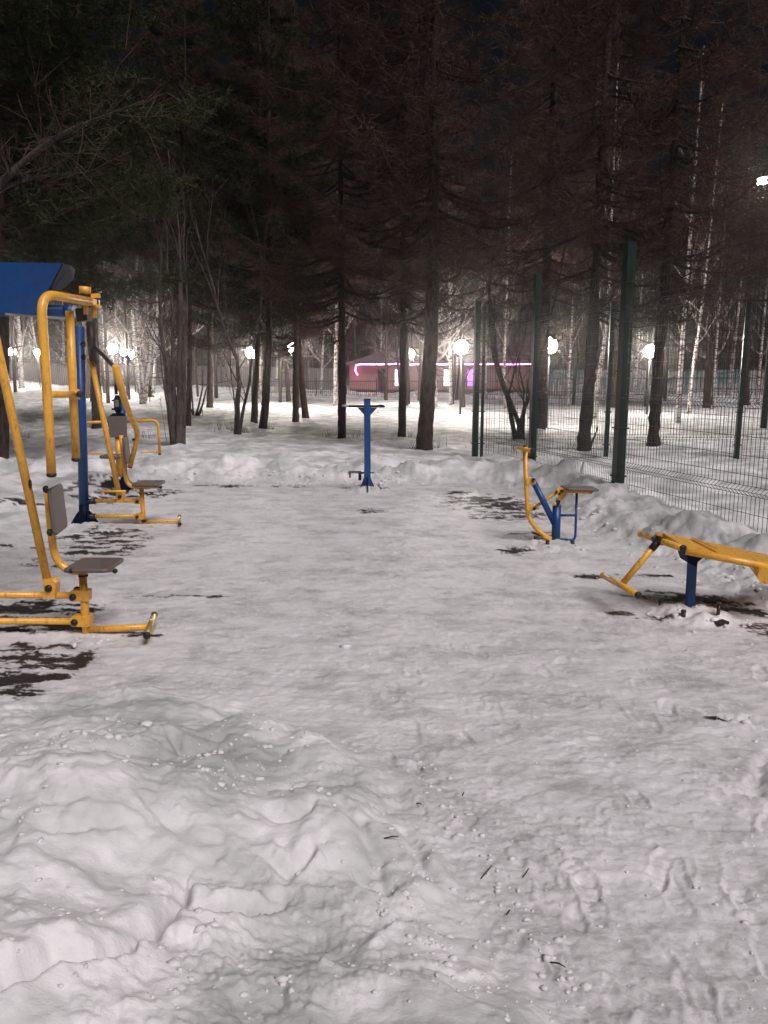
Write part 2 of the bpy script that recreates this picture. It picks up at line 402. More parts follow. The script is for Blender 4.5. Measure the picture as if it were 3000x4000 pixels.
# ================================================================== GROUND
def make_ground():
    a = []
    dense = np.linspace(R(-42), R(42), 830)
    rest = np.linspace(R(42), R(318), 70)[1:-1]
    ang = np.concatenate([dense, rest]); nA = len(ang)
    OX, OY = 0.0, -1.2
    rr = [.25, .6, .9, 1.2, 1.5, 1.8, 2.1]; x = 2.4
    while x < 330:
        rr.append(x); dd = max(.0085, (x-1.2)**2/1500.); x += min(dd, 12)
    rr = [q for q in rr if q < 148] + [150]
    rr = np.array(rr); nR = len(rr)
    A, Q = np.meshgrid(ang, rr)
    X = OX + np.sin(A)*Q; Y = OY + np.cos(A)*Q
    Z = terrain(X.ravel(), Y.ravel()).reshape(X.shape)
    bv = bare_mask(X, Y); bm_ = sstep(.44, .74, bv + .95*fbm(X*3.4+3, Y*9.5, 7, 44, .66))*sstep(.04, .2, bv)
    cr = fbm(X*2.6, Y*4.0, 7, 46, .72); cr2 = fbm(X*.5, Y*1.1, 3, 48)
    co = np.stack([X, Y, Z], -1).reshape(-1, 3).astype(np.float32)
    I, J = np.meshgrid(np.arange(nR-1), np.arange(nA), indexing='ij'); J2 = (J+1) % nA
    q = np.stack([I*nA+J, (I+1)*nA+J, (I+1)*nA+J2, I*nA+J2], -1).reshape(-1, 4)[:, ::-1]
    # centre cap
    me = bpy.data.meshes.new('snowy_ground')
    nV = co.shape[0]; co = np.vstack([co, [[OX, OY, float(Z[0].mean())]]]).astype(np.float32)
    tri = np.stack([np.full(nA, nV), (np.arange(nA)+1) % nA, np.arange(nA)], -1)
    loops = np.concatenate([q.ravel(), tri.ravel()]).astype(np.int32)
    st = np.concatenate([np.arange(len(q))*4, len(q)*4+np.arange(nA)*3]).astype(np.int32)
    tot = np.concatenate([np.full(len(q), 4), np.full(nA, 3)]).astype(np.int32)
    me.vertices.add(len(co)); me.vertices.foreach_set('co', co.ravel())
    me.loops.add(len(loops)); me.loops.foreach_set('vertex_index', loops)
    me.polygons.add(len(st)); me.polygons.foreach_set('loop_start', st); me.polygons.foreach_set('loop_total', tot)
    me.polygons.foreach_set('use_smooth', np.ones(len(st), bool))
    me.update(calc_edges=True); me.validate()
    at = me.attributes.new('bare', 'FLOAT', 'POINT'); at.data.foreach_set('value', np.append(bm_.ravel(), 0).astype(np.float32))
    Xf, Yf = X.ravel(), Y.ravel()
    d, s, _ = polydist(Xf, Yf, MOUND); d1 = np.where(s < 0, d, -d)
    d, s, _ = polydist(Xf, Yf, BANK_R); d2 = np.where(s > 0, d, -d)
    d, s, _ = polydist(Xf, Yf, BANK_B); d3 = np.where(s > 0, d, -d)
    d4 = -Xf-3.9
    dd = np.maximum(np.maximum(d1, d2), np.maximum(d3, d4)) + .1*fbm(Xf*2, Yf*2, 3, 9)
    tr = 1-sstep(-.1, .25, dd)
    for (hx, hy, hr, hh) in HEAPS: tr = tr*(1-.95*(1-sstep(.5, 1.05, np.hypot(Xf-hx, Yf-hy)/hr + .3*fbm(Xf*9, Yf*9, 2, 90))))
    at = me.attributes.new('crust', 'FLOAT', 'POINT'); at.data.foreach_set('value', np.append(np.clip(.5+.55*cr+.25*cr2, 0, 1).ravel(), 0).astype(np.float32))
    at = me.attributes.new('trodden', 'FLOAT', 'POINT'); at.data.foreach_set('value', np.append(tr, 0).astype(np.float32))
    o = bpy.data.objects.new('snowy_ground', me); C.objects.link(o); tag(o, 'trodden snow and ice over dark asphalt, rising into soft snow', None, None, 'structure')
    m = M('snow', (.78, .76, .77), .6, spec=.3); me.materials.append(m); N, L, b = nodes(m)
    def attr(nm): a = N.new('ShaderNodeAttribute'); a.attribute_name = nm; return a
    def mix(f, c1, c2):
        mx = N.new('ShaderNodeMix'); mx.data_type = 'RGBA'
        for k, v in ((0, f), (6, c1), (7, c2)):
            if isinstance(v, tuple): mx.inputs[k].default_value = (*v, 1)
            elif isinstance(v, (int, float)): mx.inputs[k].default_value = v
            else: L.new(v, mx.inputs[k])
        return mx.outputs[2]
    def math_(op, a, bb=None, c=None, clamp=False):
        q = N.new('ShaderNodeMath'); q.operation = op; q.use_clamp = clamp
        for k, v in enumerate((a, bb, c)):
            if v is None: continue
            if isinstance(v, (int, float)): q.inputs[k].default_value = v
            else: L.new(v, q.inputs[k])
        return q.outputs[0]
    n_big = tex_noise(m, (1, 1, 1), 1.5, 5, .6); n_str = tex_noise(m, (1.2, 2.3, 1), 1.6, 9, .68); n_fine = tex_noise(m, (1, 1.6, 1), 38, 6, .7)
    n_mid = tex_noise(m, (1, 1.5, 1), 7, 7, .65); n_gr = tex_noise(m, (1, 1, 1), 120, 4, .7)
    bare = attr('bare').outputs['Fac']; tro = attr('trodden').outputs['Fac']
    soft = ramp(m, n_big.outputs[0], [(.36, (.42, .43, .42)), (.44, (.52, .52, .515)), (.52, (.66, .65, .652)), (.60, (.82, .80, .81))]).outputs[0]
    ice = ramp(m, n_str.outputs[0], [(.32, (.44, .425, .43)), (.44, (.53, .515, .52)), (.53, (.63, .61, .615)), (.66, (.76, .745, .75))]).outputs[0]
    crust = attr('crust').outputs['Fac']
    ice = mix(ramp(m, crust, [(.42, (0,)*3), (.85, (.85,)*3)]).outputs[0], mix(ramp(m, crust, [(.10, (.5,)*3), (.36, (0,)*3)]).outputs[0], ice, (.36, .345, .35)), (.78, .76, .77))
    ice2 = mix(ramp(m, n_mid.outputs[0], [(.42, (0,)*3), (.68, (1,)*3)]).outputs[0], ice, (.68, .66, .67))
    white = ramp(m, n_fine.outputs[0], [(.54, (0,)*3), (.66, (.7,)*3)]).outputs[0]
    ice3 = mix(white, ice2, (.80, .78, .79))
    snow = mix(tro, soft, ice3)
    # asphalt: mask + streaky noise threshold
    msk = bare
    asph = ramp(m, n_fine.outputs[0], [(.3, (.020, .016, .015)), (.7, (.055, .046, .044))]).outputs[0]
    L.new(mix(msk, snow, asph), b.inputs['Base Color'])
    rgh = math_('SUBTRACT', .72, math_('MULTIPLY', tro, .20)); L.new(rgh, b.inputs['Roughness'])
    b1 = bump(m, n_fine.outputs[0], .35, .012); b2 = bump(m, n_mid.outputs[0], .25, .03, b1); b3 = bump(m, n_gr.outputs[0], .45, .004, b2)
    return o
make_ground()

# scattered lumps of loose snow (nobody could count them)
MSNOW = M('loose_snow', (.72, .70, .71), .7, spec=.2)
n = tex_noise(MSNOW, sc=40); bump(MSNOW, n.outputs[0], .4, .01)
ICO = None
def ico_pts():
    t = (1+5**.5)/2
    v = [(-1, t, 0), (1, t, 0), (-1, -t, 0), (1, -t, 0), (0, -1, t), (0, 1, t), (0, -1, -t), (0, 1, -t), (t, 0, -1), (t, 0, 1), (-t, 0, -1), (-t, 0, 1)]
    f = [(0, 11, 5), (0, 5, 1), (0, 1, 7), (0, 7, 10), (0, 10, 11), (1, 5, 9), (5, 11, 4), (11, 10, 2), (10, 7, 6), (7, 1, 8), (3, 9, 4), (3, 4, 2), (3, 2, 6), (3, 6, 8), (3, 8, 9), (4, 9, 5), (2, 4, 11), (6, 2, 10), (8, 6, 7), (9, 8, 1)]
    return [Vector(a).normalized() for a in v], f
def lumps():
    V, F = ico_pts(); mb = MB(); rn = random.Random(5); P = []
    for k in range(170):   # trodden foreground right
        px, py = rn.uniform(1450, 3000), rn.uniform(2500, 4000); x, y = GP(px, py); P.append((x, y, rn.uniform(.003, .009)))
    for k in range(60):   # line of crumbs beside the mound
        t = k/60; px = 1640 + t*620 + rn.gauss(0, 45); py = 2960 + t*980 + rn.gauss(0, 30); x, y = GP(px, py); P.append((x, y, rn.uniform(.006, .016)))
    for (cx, cy_, sx, sy, n_, a, b_) in ((220, 2900, 170, 70, 60, .008, .026), (900, 2960, 170, 60, 80, .006, .022), (950, 2840, 120, 40, 26, .006, .02), (1530, 3330, 110, 80, 50, .008, .024), (800, 3700, 330, 130, 60, .006, .018), (180, 3230, 160, 60, 14, .01, .022),
                                      (1080, 2780, 90, 25, 14, .01, .03), (1500, 3080, 150, 90, 24, .006, .014), (350, 3600, 240, 160, 26, .008, .02), (1700, 3560, 90, 90, 30, .007, .018), (600, 2850, 300, 60, 30, .005, .012), (1950, 3700, 120, 120, 30, .006, .014)):
        for k in range(n_):
            x, y = GP(rn.gauss(cx, sx), rn.gauss(cy_, sy), .2); P.append((x, y, rn.uniform(a, b_)*rn.choice((.35, .5, .5, .9))))
    for k in range(500):   # foot of the banks
        pl = rn.choice((BANK_R, BANK_B)); i = rn.randrange(1, len(pl)-3); t = rn.random()
        x = pl[i][0]*(1-t)+pl[i+1][0]*t + rn.gauss(.15, .22)*(1 if pl is BANK_R else 0); y = pl[i][1]*(1-t)+pl[i+1][1]*t + rn.gauss(.2, .25)*(1 if pl is BANK_B else 0)
        if y < 3: continue
        P.append((x, y, rn.uniform(.008, .04)*rn.choice((.5, .7, 1))))
    for (hx, hy, hr, hh) in HEAPS:
        for k in range(14):
            a = rn.uniform(0, 6.3); q = hr*rn.uniform(.5, 1.2); P.append((hx+math.cos(a)*q, hy+math.sin(a)*q, rn.uniform(.006, .022)))
    for k in range(50): P.append((rn.uniform(-2.6, 2.1), rn.uniform(4, 12), rn.uniform(.004, .012)))
    P.append((*GP(2276, 2152), .04)); P.append((*GP(1350, 2530), .03)); P.append((*GP(570, 2790, .2), .035))
    xs = np.array([p[0] for p in P]); ys = np.array([p[1] for p in P]); zs = terrain(xs, ys)
    for (x, y, r_), z in zip(P, zs):
        b = len(mb.v); sx, sy, sz = rn.uniform(.8, 1.5), rn.uniform(.7, 1.2), rn.uniform(.5, .85)
        for v in V:
            k = rn.uniform(.6, 1.2); mb.v.append((x+v.x*r_*sx*k, y+v.y*r_*sy*k, z+r_*.05+v.z*r_*sz*k))
        for f in F: mb.f.append((b+f[0], b+f[1], b+f[2])); mb.sm.append(True)
    o = mb.build('snow_lumps', MSNOW); tag(o, 'loose crumbs and lumps of snow strewn over the ice and banks', None, None, 'stuff')
lumps()

# ================================================================== LEFT MACHINES
def seat_pad(root, c, sx, sy, sz, name='seat', axes=None, mat=None):
    m = MB(); m.box(c, sx, sy, sz, axes=axes, bev=.03); return m.build(name, mat or MG, root)

def front_machine():
    D = 4.85
    g = ground_at(338, 2500)
    t = empty('pull_down_trainer', (g.x, D, g.z-.01), 'nearest yellow pull-down trainer at the left edge, grey seat beside bare asphalt, tall handles', 'exercise machine')
    T(t, 'seat_post', MY, [(323, 2238, D), (340, 2515, D)], .026)
    m = MB(); b0 = W(338, 2506, D); m.tube([b0-Vector((0, 0, .015)), b0+Vector((0, 0, .004))], .048, 16); m.build('post_collar', MGC, t)
    T(t, 'link_bar', MY, [(-620, 2318, D), (300, 2326, D)], .0215)
    T(t, 'link_bar', MY, [(-620, 2424, D), (305, 2427, D)], .0215)
    for (x, y) in ((285, 2332), (291, 2431)):
        m = MB(); c = W(x+18, y-2, D-.028); m.box(c, .085, .012, .055, bev=.012, axes=(Vector((1, 0, 0)), Vector((0, 0, 1)), Vector((0, -1, 0)))) if False else m.prism([W(x-20, y-12, D-.034), W(x-8, y-24, D-.034), W(x+58, y-24, D-.034), W(x+58, y+18, D-.034), W(x-8, y+18, D-.034), W(x-20, y+8, D-.034)], (0, .068, 0)); m.build('joint_bracket', MY, t)
        bolt(t, W(x, y, D-.034), r=.021, ln=.022); bolt(t, W(x+14, y-28, D+.04), (0, 1, 0), .02, .03)
    # slanting connecting rod to the overhead arm
    T(t, 'connecting_rod', MY, [(190, 2292, D-.02), (0, 1402, D-.02), (-40, 1215, D-.02)], .027, 16)
    m = MB(); m.prism([W(168, 2262, D-.05), W(208, 2262, D-.05), W(216, 2280, D-.05), W(214, 2338, D-.05), W(168, 2338, D-.05)], (0, .075, 0)); m.build('pivot_bracket', MY, t)
    bolt(t, W(190, 2298, D-.05), r=.022, ln=.022); 
    m = MB(); c = W(118, 1890, D-.045); m.box(c, .02, .006, .055, bev=.004); m.build('rub_mark', MDK, t)
    T(t, 'foot_bar', MY, [(345, 2459, D), (590, 2448, D-.03)], .022)
    a, b_ = W(574, 2482, 4.60), W(602, 2404, 4.99)
    m = MB(); m.tube([a, b_], .021, 14); m.build('foot_rest', MCH, t); endcap(t, a, a-b_, .022); endcap(t, b_, b_-a, .022)
    # seat and backrest
    sp = seat_pad(t, W(370, 2207, D), .285, .33, .026)
    m = MB(); m.box(W(385, 2226, D), .19, .05, .022); m.build('seat_bracket', MY, t)
    for (x, y, d) in ((280, 2229, 4.70), (450, 2230, 4.70)): endcap(t, W(x, y, d), (0, -1, 0), .015, 'corner_foot')
    bt = T(t, 'backrest_tube', MY, [(330, 2230, D), (262, 2230, D), (213, 2180, D), (200, 2080, D), (188, 1925, D)], .025, 14, .1)
    P = [W(190, 1908, 4.68), W(238, 1884, 5.02), W(256, 2068, 5.02), W(215, 2090, 4.68)]
    m = MB(); nrm = (P[1]-P[0]).cross(P[3]-P[0]).normalized(); c = sum(P, Vector())/4
    ax = (P[1]-P[0]).normalized(); az = nrm; ay = az.cross(ax).normalized()
    m.box(c, (P[1]-P[0]).length, (P[3]-P[0]).length, .024, axes=(ax, ay, az), bev=.03); m.build('backrest', MG, t)
    for q in (W(184, 1912, 4.72), W(200, 2080, 4.72)): endcap(t, q, (-1, -.2, 0), .022, 'corner_foot', ln=.025)
    # overhead handles
    dn, df = 4.62, 5.0
    nh = [(201, 1852, dn), (186, 1560, dn), (158, 1145, dn), (350, 1178, 5.1)]
    pts = fillet(WP(nh), .13, 8); m = MB(); m.tube(pts, .0275, 18); h1 = m.build('handle', MY, t)
    endcap(t, pts[0], pts[0]-pts[1], .028, ln=.02)
    fh = WP([(297, 1792, df), (284, 1500, df), (272, 1215, df)]); m = MB(); m.tube(fh, .0265, 18); m.build('handle', MY, t); endcap(t, fh[0], fh[0]-fh[1], .027, ln=.02)
    T(t, 'cross_bar', MY, [(190, 1541, dn), (300, 1540, df)], .021); bolt(t, W(313, 1540, df-.05), (.35, -1, 0), .021, .02)
    m = MB(); m.tube(WP([(275, 1540, df-.02), (308, 1540, df-.02)]), .033, 14); m.build('weld_collar', MY, t)
    for q in ((330, 2230), (325, 2248)):
        m = MB(); c = W(q[0], q[1], D); m.tube([c-Vector((0, 0, .006)), c+Vector((0, 0, .006))], .031, 14); m.build('weld_bead', MDK if q[1] > 2240 else MY, t)
    # pivot cluster over the seat
    D2 = 5.15
    m = MB(); m.tube(WP([(332, 1148, D2), (332, 1120, D2)]), .037, 16); m.build('pivot_cap', MY, t)
    m = MB(); m.tube(WP([(334, 1160, D2), (334, 1146, D2)]), .034, 16); m.build('pivot_bush', MK, t)
    m = MB(); m.prism(WP([(292, 1158, D2-.05), (350, 1164, D2-.05), (352, 1192, D2-.05), (296, 1186, D2-.05)]), (0, .10, 0)); m.build('pivot_block', MY, t)
    m = MB(); m.prism(WP([(346, 1166, D2-.06), (364, 1166, D2-.06), (364, 1190, D2-.06), (346, 1190, D2-.06)]), (0, .12, 0)); m.build('clamp_plate', MY, t)
    m = MB(); m.prism(WP([(352, 1148, D2), (385, 1145, D2), (388, 1162, D2), (352, 1166, D2)]), (0, .03, 0)); m.build('clamp_plate', MY, t)
    m = MB(); m.prism(WP([(360, 1188, D2), (388, 1190, D2), (392, 1200, D2), (360, 1202, D2)]), (0, .03, 0)); m.build('clamp_plate', MY, t)
    m = MB(); m.tube(WP([(374, 1160, D2+.02), (374, 1192, D2+.02)]), .019, 12); m.build('pivot_bush', MDK, t)
    m = MB(); m.tube(WP([(335, 1190, D2-.02), (335, 1228, D2-.02)]), .015, 12); m.build('pivot_pin', MY, t)
    m = MB(); m.tube(WP([(368, 1200, D2+.03), (368, 1242, D2+.03)]), .017, 12); m.build('pivot_pin', MY, t)
    m = MB(); m.prism(WP([(292, 1206, D2), (336, 1200, D2), (342, 1250, D2), (300, 1256, D2)]), (0, .09, 0)); m.build('stop_block', MK, t)
    T(t, 'overhead_beam', MB_, [(-560, 1206, D2+.05), (286, 1216, D2+.05)], .037, 16)
    m = MB(); m.tube(WP([(255, 1214, D2+.05), (290, 1216, D2+.05)]), .041, 16); m.build('beam_collar', MB_, t)
    # blue canopy: bent steel sheet, its folded end's shade put into a darker blue
    DC = 5.0
    A = WP([(-520, 1010, DC), (242, 1031, DC), (205, 1092, DC-.02), (166, 1180, DC), (166, 1226, DC), (-520, 1216, DC)])
    m = MB(); m.prism(A, (0, .006, 0)); m.build('canopy_sheet', MB_, t)
    Bq = WP([(243, 1031, DC), (268, 1034, DC+.18), (291, 1052, DC+.42), (283, 1092, DC+.42), (240, 1128, DC+.3), (196, 1150, DC+.05), (184, 1146, DC)])
    m = MB(); m.prism(Bq, (.004, .006, 0)); m.build('canopy_side', MBD, t)
    m = MB(); m.prism(WP([(-520, 1018, DC+.02), (243, 1031, DC+.01), (291, 1052, DC+.42), (-480, 1042, DC+.42)]), (0, 0, .005)); m.build('canopy_top', MB_, t)
    m = MB(); m.prism(WP([(20, 1222, DC-.01), (262, 1240, DC+.08), (262, 1250, DC+.08), (20, 1231, DC-.01)]), (0, .05, .003)); m.build('canopy_trim', MSL, t)
    T(t, 'main_post', MB_, [(-560, 1160, D2), (-560, 2560, D2)], .055, 16)
front_machine()

def second_machine():
    D = 8.7
    g = ground_at(328, 2055)
    t = empty('pull_down_trainer', (g.x, D, g.z-.01), 'yellow pull-down trainer hinged on a tall blue post, grey seat behind the nearest one', 'exercise machine')
    T(t, 'main_post', MB_, [(309, 1275, D), (328, 1975, D)], .054, 18)
    T(t, 'post_foot', MBD, [(328, 1970, D), (329, 2058, D)], .056, 18)
    for (a, b_) in (((300, 2005), (270, 2056)), ((358, 2005), (392, 2050)), ((322, 2005), (312, 2070)), ((340, 2005), (345, 2066))):
        m = MB(); off = (0, .012, 0) if abs(a[0]-b_[0]) > 15 else (.012, 0, 0)
        dd = D if abs(a[0]-b_[0]) > 15 else D-.12
        m.prism([W(328, a[1]-30, D), W(a[0], a[1], (D+dd)/2), W(b_[0], b_[1], dd), W(328, 2062, D)], off); m.build('foot_fin', MBD, t)
    for (y, yy) in ((1960, 1957), (2019, 2017)):
        m = MB(); m.tube(WP([(330, y, D), (374, yy, D)]), .033, 14); m.build('pivot_bush', MK, t)
        T(t, 'link_bar', MY, [(365, yy, D), (548, yy-2, D)], .0215)
        m = MB(); m.prism(WP([(524, yy-10, D-.03), (556, yy-10, D-.03), (556, yy+12, D-.03), (524, yy+12, D-.03)]), (0, .06, 0)); m.build('joint_bracket', MY, t)
        bolt(t, W(536, yy+2, D-.03), r=.018)
    T(t, 'seat_post', MY, [(553, 1905, D), (563, 2072, D)], .026)
    m = MB(); m.prism(WP([(552, 2030, D-.03), (575, 2030, D-.03), (562, 2044, D-.03), (553, 2040, D-.03)]), (0, .02, 0)); m.build('gusset', MDK, t)
    T(t, 'foot_bar', MY, [(566, 2038, D), (702, 2034, D)], .018)
    a, b_ = W(703, 2047, 8.5), W(701, 2018, 8.95); m = MB(); m.tube([a, b_], .016, 12); m.build('foot_rest', MCH, t); endcap(t, a, a-b_, .019); endcap(t, b_, b_-a, .019)
    seat_pad(t, W(581, 1888, D), .30, .33, .035); m = MB(); m.box(W(590, 1904, D), .24, .05, .018); m.build('seat_bracket', MY, t)
    endcap(t, W(628, 1903, D-.16), (0, -1, 0), .016, 'corner_foot')
    T(t, 'backrest_tube', MY, [(556, 1904, D), (528, 1904, D), (494, 1890, D), (484, 1810, D), (473, 1700, D)], .024, 14, .12)
    P = [W(480, 1712, 8.52), W(498, 1706, 8.86), W(506, 1800, 8.86), W(492, 1816, 8.52)]
    ax = (P[1]-P[0]).normalized(); nrm = ax.cross((P[3]-P[0])).normalized(); ay = nrm.cross(ax)
    m = MB(); m.box(sum(P, Vector())/4, (P[1]-P[0]).length, (P[3]-P[0]).length, .024, axes=(ax, ay, nrm), bev=.03); m.build('backrest', MG, t)
    T(t, 'connecting_rod', MY, [(468, 1948, D-.05), (353, 1392, D-.05)], .030, 16)
    m = MB(); m.prism(WP([(455, 1926, D-.08), (478, 1926, D-.08), (481, 1964, D-.08), (457, 1964, D-.08)]), (0, .1, 0)); m.build('pivot_bracket', MY, t); bolt(t, W(468, 1941, D-.08), r=.018)
    T(t, 'stop_bar', MY, [(390, 1919, D-.12), (496, 1919, D-.12)], .014, 10); endcap(t, W(497, 1919, D-.12), (1, -.4, 0), .016)
    DT = 7.9
    T(t, 'overhead_arm', MDK, [(352, 1235, D), (358, 1330, D-.3), (366, 1400, D-.1)], .048, 14)
    T(t, 'overhead_arm', MDK, [(362, 1350, D-.2), (400, 1385, D-.5), (452, 1440, DT)], .022, 10)
    hp = fillet(WP([(451, 1432, DT-.3), (488, 1570, DT), (541, 1695, D-.2), (508, 1822, D-.1)]), .12, 8)
    m = MB(); n_ = len(hp); m.tube(hp, [.036-.009*k/(n_-1) for k in range(n_)], 16); m.build('handle', MY, t); endcap(t, hp[-1], hp[-1]-hp[-2], .026); endcap(t, hp[0], hp[0]-hp[1], .030, mat=MY)
    bolt(t, W(521, 1717, D-.22), r=.013, ln=.015)
    for (x, y) in ((318, 1345), (318, 1395)):
        m = MB(); m.tube(WP([(x-8, y, D-.02), (x+14, y, D-.02)]), .028, 12); m.build('hinge_collar', MBD, t)
second_machine()

def third_machine():
    D = 11.4
    g = ground_at(492, 1912)
    t = empty('chest_press_trainer', (g.x, D, g.z-.01), 'farthest left trainer with square grey backrest and wide yellow arms', 'exercise machine')
    T(t, 'main_post', MB_, [(476, 1560, D), (486, 1912, D)], .05, 14)
    m = MB(); m.prism(WP([(474, 1850, D-.02), (492, 1850, D-.02), (520, 1912, D-.02), (474, 1914, D-.02)]), (0, .03, 0)); m.build('foot_fin', MBD, t)
    m = MB(); m.prism(WP([(478, 1850, D), (462, 1900, D-.15), (470, 1920, D-.15)]), (.02, 0, 0)); m.build('foot_fin', MBD, t)
    T(t, 'seat_upright', MY, [(462, 1700, D-.25), (466, 1862, D-.25)], .045, 12, square=False)
    seat_pad(t, W(436, 1782, D-.45), .27, .26, .05, mat=MG); m = MB(); m.box(W(452, 1793, D-.4), .16, .06, .03); m.build('seat_bracket', MY, t)
    ax, ay = Vector((1, 0, 0)), Vector((0, .1, 1)).normalized(); m = MB()
    m.box(W(457, 1667, D-.3), .285, .30, .03, axes=(ax, ay, ax.cross(ay)), bev=.02); m.build('backrest', MG, t)
    m = MB(); m.prism(WP([(422, 1628, D-.28), (440, 1614, D-.28), (480, 1614, D-.28), (492, 1628, D-.28)]), (0, .02, 0)); m.build('backrest_bracket', MBD, t)
    m = MB(); c = W(461, 1580, D-.2); m.box(c, .10, .09, .26, bev=.015); m.build('head_box', MBD, t)
    m = MB(); m.box(W(461, 1575, D-.2)+Vector((0, -.048, 0)), .055, .004, .10); m.build('instruction_plate', M('faded_plate', (.16, .16, .11), .4), t)
    for y in (1564, 1598):
        m = MB(); m.box(W(458, y, D-.2), .15, .04, .025); m.build('flange', MBD, t)
    m = MB(); m.box(W(459, 1543, D-.2), .09, .1, .012, bev=.004); m.build('snow_cap', MSNOW, t)
    m = MB(); m.tube(WP([(456, 1540, D-.2), (453, 1500, D-.2)]), .02, 8); m.build('spindle', MBD, t)
    T(t, 'press_arm', MY, [(485, 1646, D), (604, 1641, D), (619, 1655, D), (624, 1772, D)], .021, 12, .08)
    endcap(t, W(624, 1773, D), (0, 0, -1), .022); T(t, 'press_handle', MY, [(551, 1766, D-.3), (624, 1764, D)], .013, 10)
    T(t, 'press_arm', MY, [(440, 1646, D), (310, 1652, D), (296, 1668, D), (290, 1778, D)], .021, 12, .08)
    T(t, 'press_handle', MY, [(290, 1774, D), (398, 1771, D-.3)], .013, 10)
    for (x, y) in ((444, 1833), (446, 1880)): bolt(t, W(x, y, D-.3), r=.014)
third_machine()

# ================================================================== CENTRE POST WITH ARMS
def t_post():
    D = 11.35
    g = ground_at(1435, 1915)
    t = empty('push_up_post', (g.x, D, g.z-.02), 'short blue post with two side grips standing alone in the middle of the ice', 'exercise machine')
    yaw = R(8); ax = Vector((math.cos(yaw), math.sin(yaw), 0)); ay = Vector((-math.sin(yaw), math.cos(yaw), 0)); az = Vector((0, 0, 1))
    top, bot = W(1435, 1561, D), W(1434, 1925, D)
    m = MB(); m.box((top+bot)/2, .088, .088, top.z-bot.z, axes=(ax, ay, az)); m.build('post', MB_, t)
    m = MB(); m.box(top+Vector((0, 0, .006)), .094, .094, .012, axes=(ax, ay, az)); m.build('post_cap', MBD, t)
    m = MB(); m.tube([W(1424, 1587, D)]+[W(1345, 1586, D-.04), W(1338, 1584, D-.06)], [.016, .016, .011], 10); m.build('arm', MBD, t)
    m = MB(); m.tube(WP([(1362, 1586, D-.03), (1337, 1584, D-.065)]), .017, 10); m.build('grip', MSL, t)
    m = MB(); m.tube(WP([(1446, 1587, D), (1500, 1587, D)]), .016, 10); m.build('arm', MBD, t)
    m = MB(); m.prism(WP([(1476, 1583, D-.03), (1484, 1580, D-.03), (1500, 1583, D-.03), (1503, 1586, D-.03), (1503, 1592, D-.03), (1478, 1592, D-.03)]), (0, .05, 0)); m.build('grip', MK, t)
    for s in (((1396, 1592), (1424, 1592), (1424, 1622)), ((1475, 1592), (1446, 1592), (1446, 1622))):
        m = MB(); m.prism([W(x, y, D-.006) for x, y in s], (0, .012, 0)); m.build('gusset', MB_, t)
    for s in (((1423, 1862), (1423, 1918), (1404, 1912)), ((1446, 1862), (1446, 1918), (1466, 1910))):
        m = MB(); m.prism([W(x, y, D-.006) for x, y in s], (0, .012, 0)); m.build('foot_fin', MB_, t)
    m = MB(); m.prism([W(1434, 1862, D-.05), W(1434, 1925, D-.05), W(1436, 1921, D-.2)], (.012, 0, 0)); m.build('foot_fin', MBD, t)
    m = MB(); m.prism([W(1434, 1862, D+.05), W(1434, 1915, D+.05), W(1434, 1902, D+.2)], (.012, 0, 0)); m.build('foot_fin', MBD, t)
    bolt(t, W(1405, 1920, D-.1)-Vector((0, 0, .02)), (0, 0, 1), .025, .04)
    bolt(t, W(1473, 1913, D-.02)-Vector((0, 0, .02)), (0, 0, 1), .025, .04)
    m = MB(); m.box(W(1386, 1844, D+.15), .20, .16, .018, bev=.02); m.build('foot_plate', MG, t)
    m = MB(); m.tube(WP([(1367, 1846, D+.1), (1367, 1866, D+.1)]), .012, 8); m.build('plate_leg', MDK, t)
    m = MB(); m.box(W(1406, 1864, D+.12), .045, .06, .09); m.build('plate_block', MK, t)
    m = MB(); m.tube(WP([(1400, 1848, D+.1), (1436, 1846, D+.02)]), .014, 8); m.build('plate_bracket', MDK, t)
    m = MB(); m.box(W(1450, 1846, D+.15), .09, .08, .014); m.build('foot_plate', MG, t)
t_post()

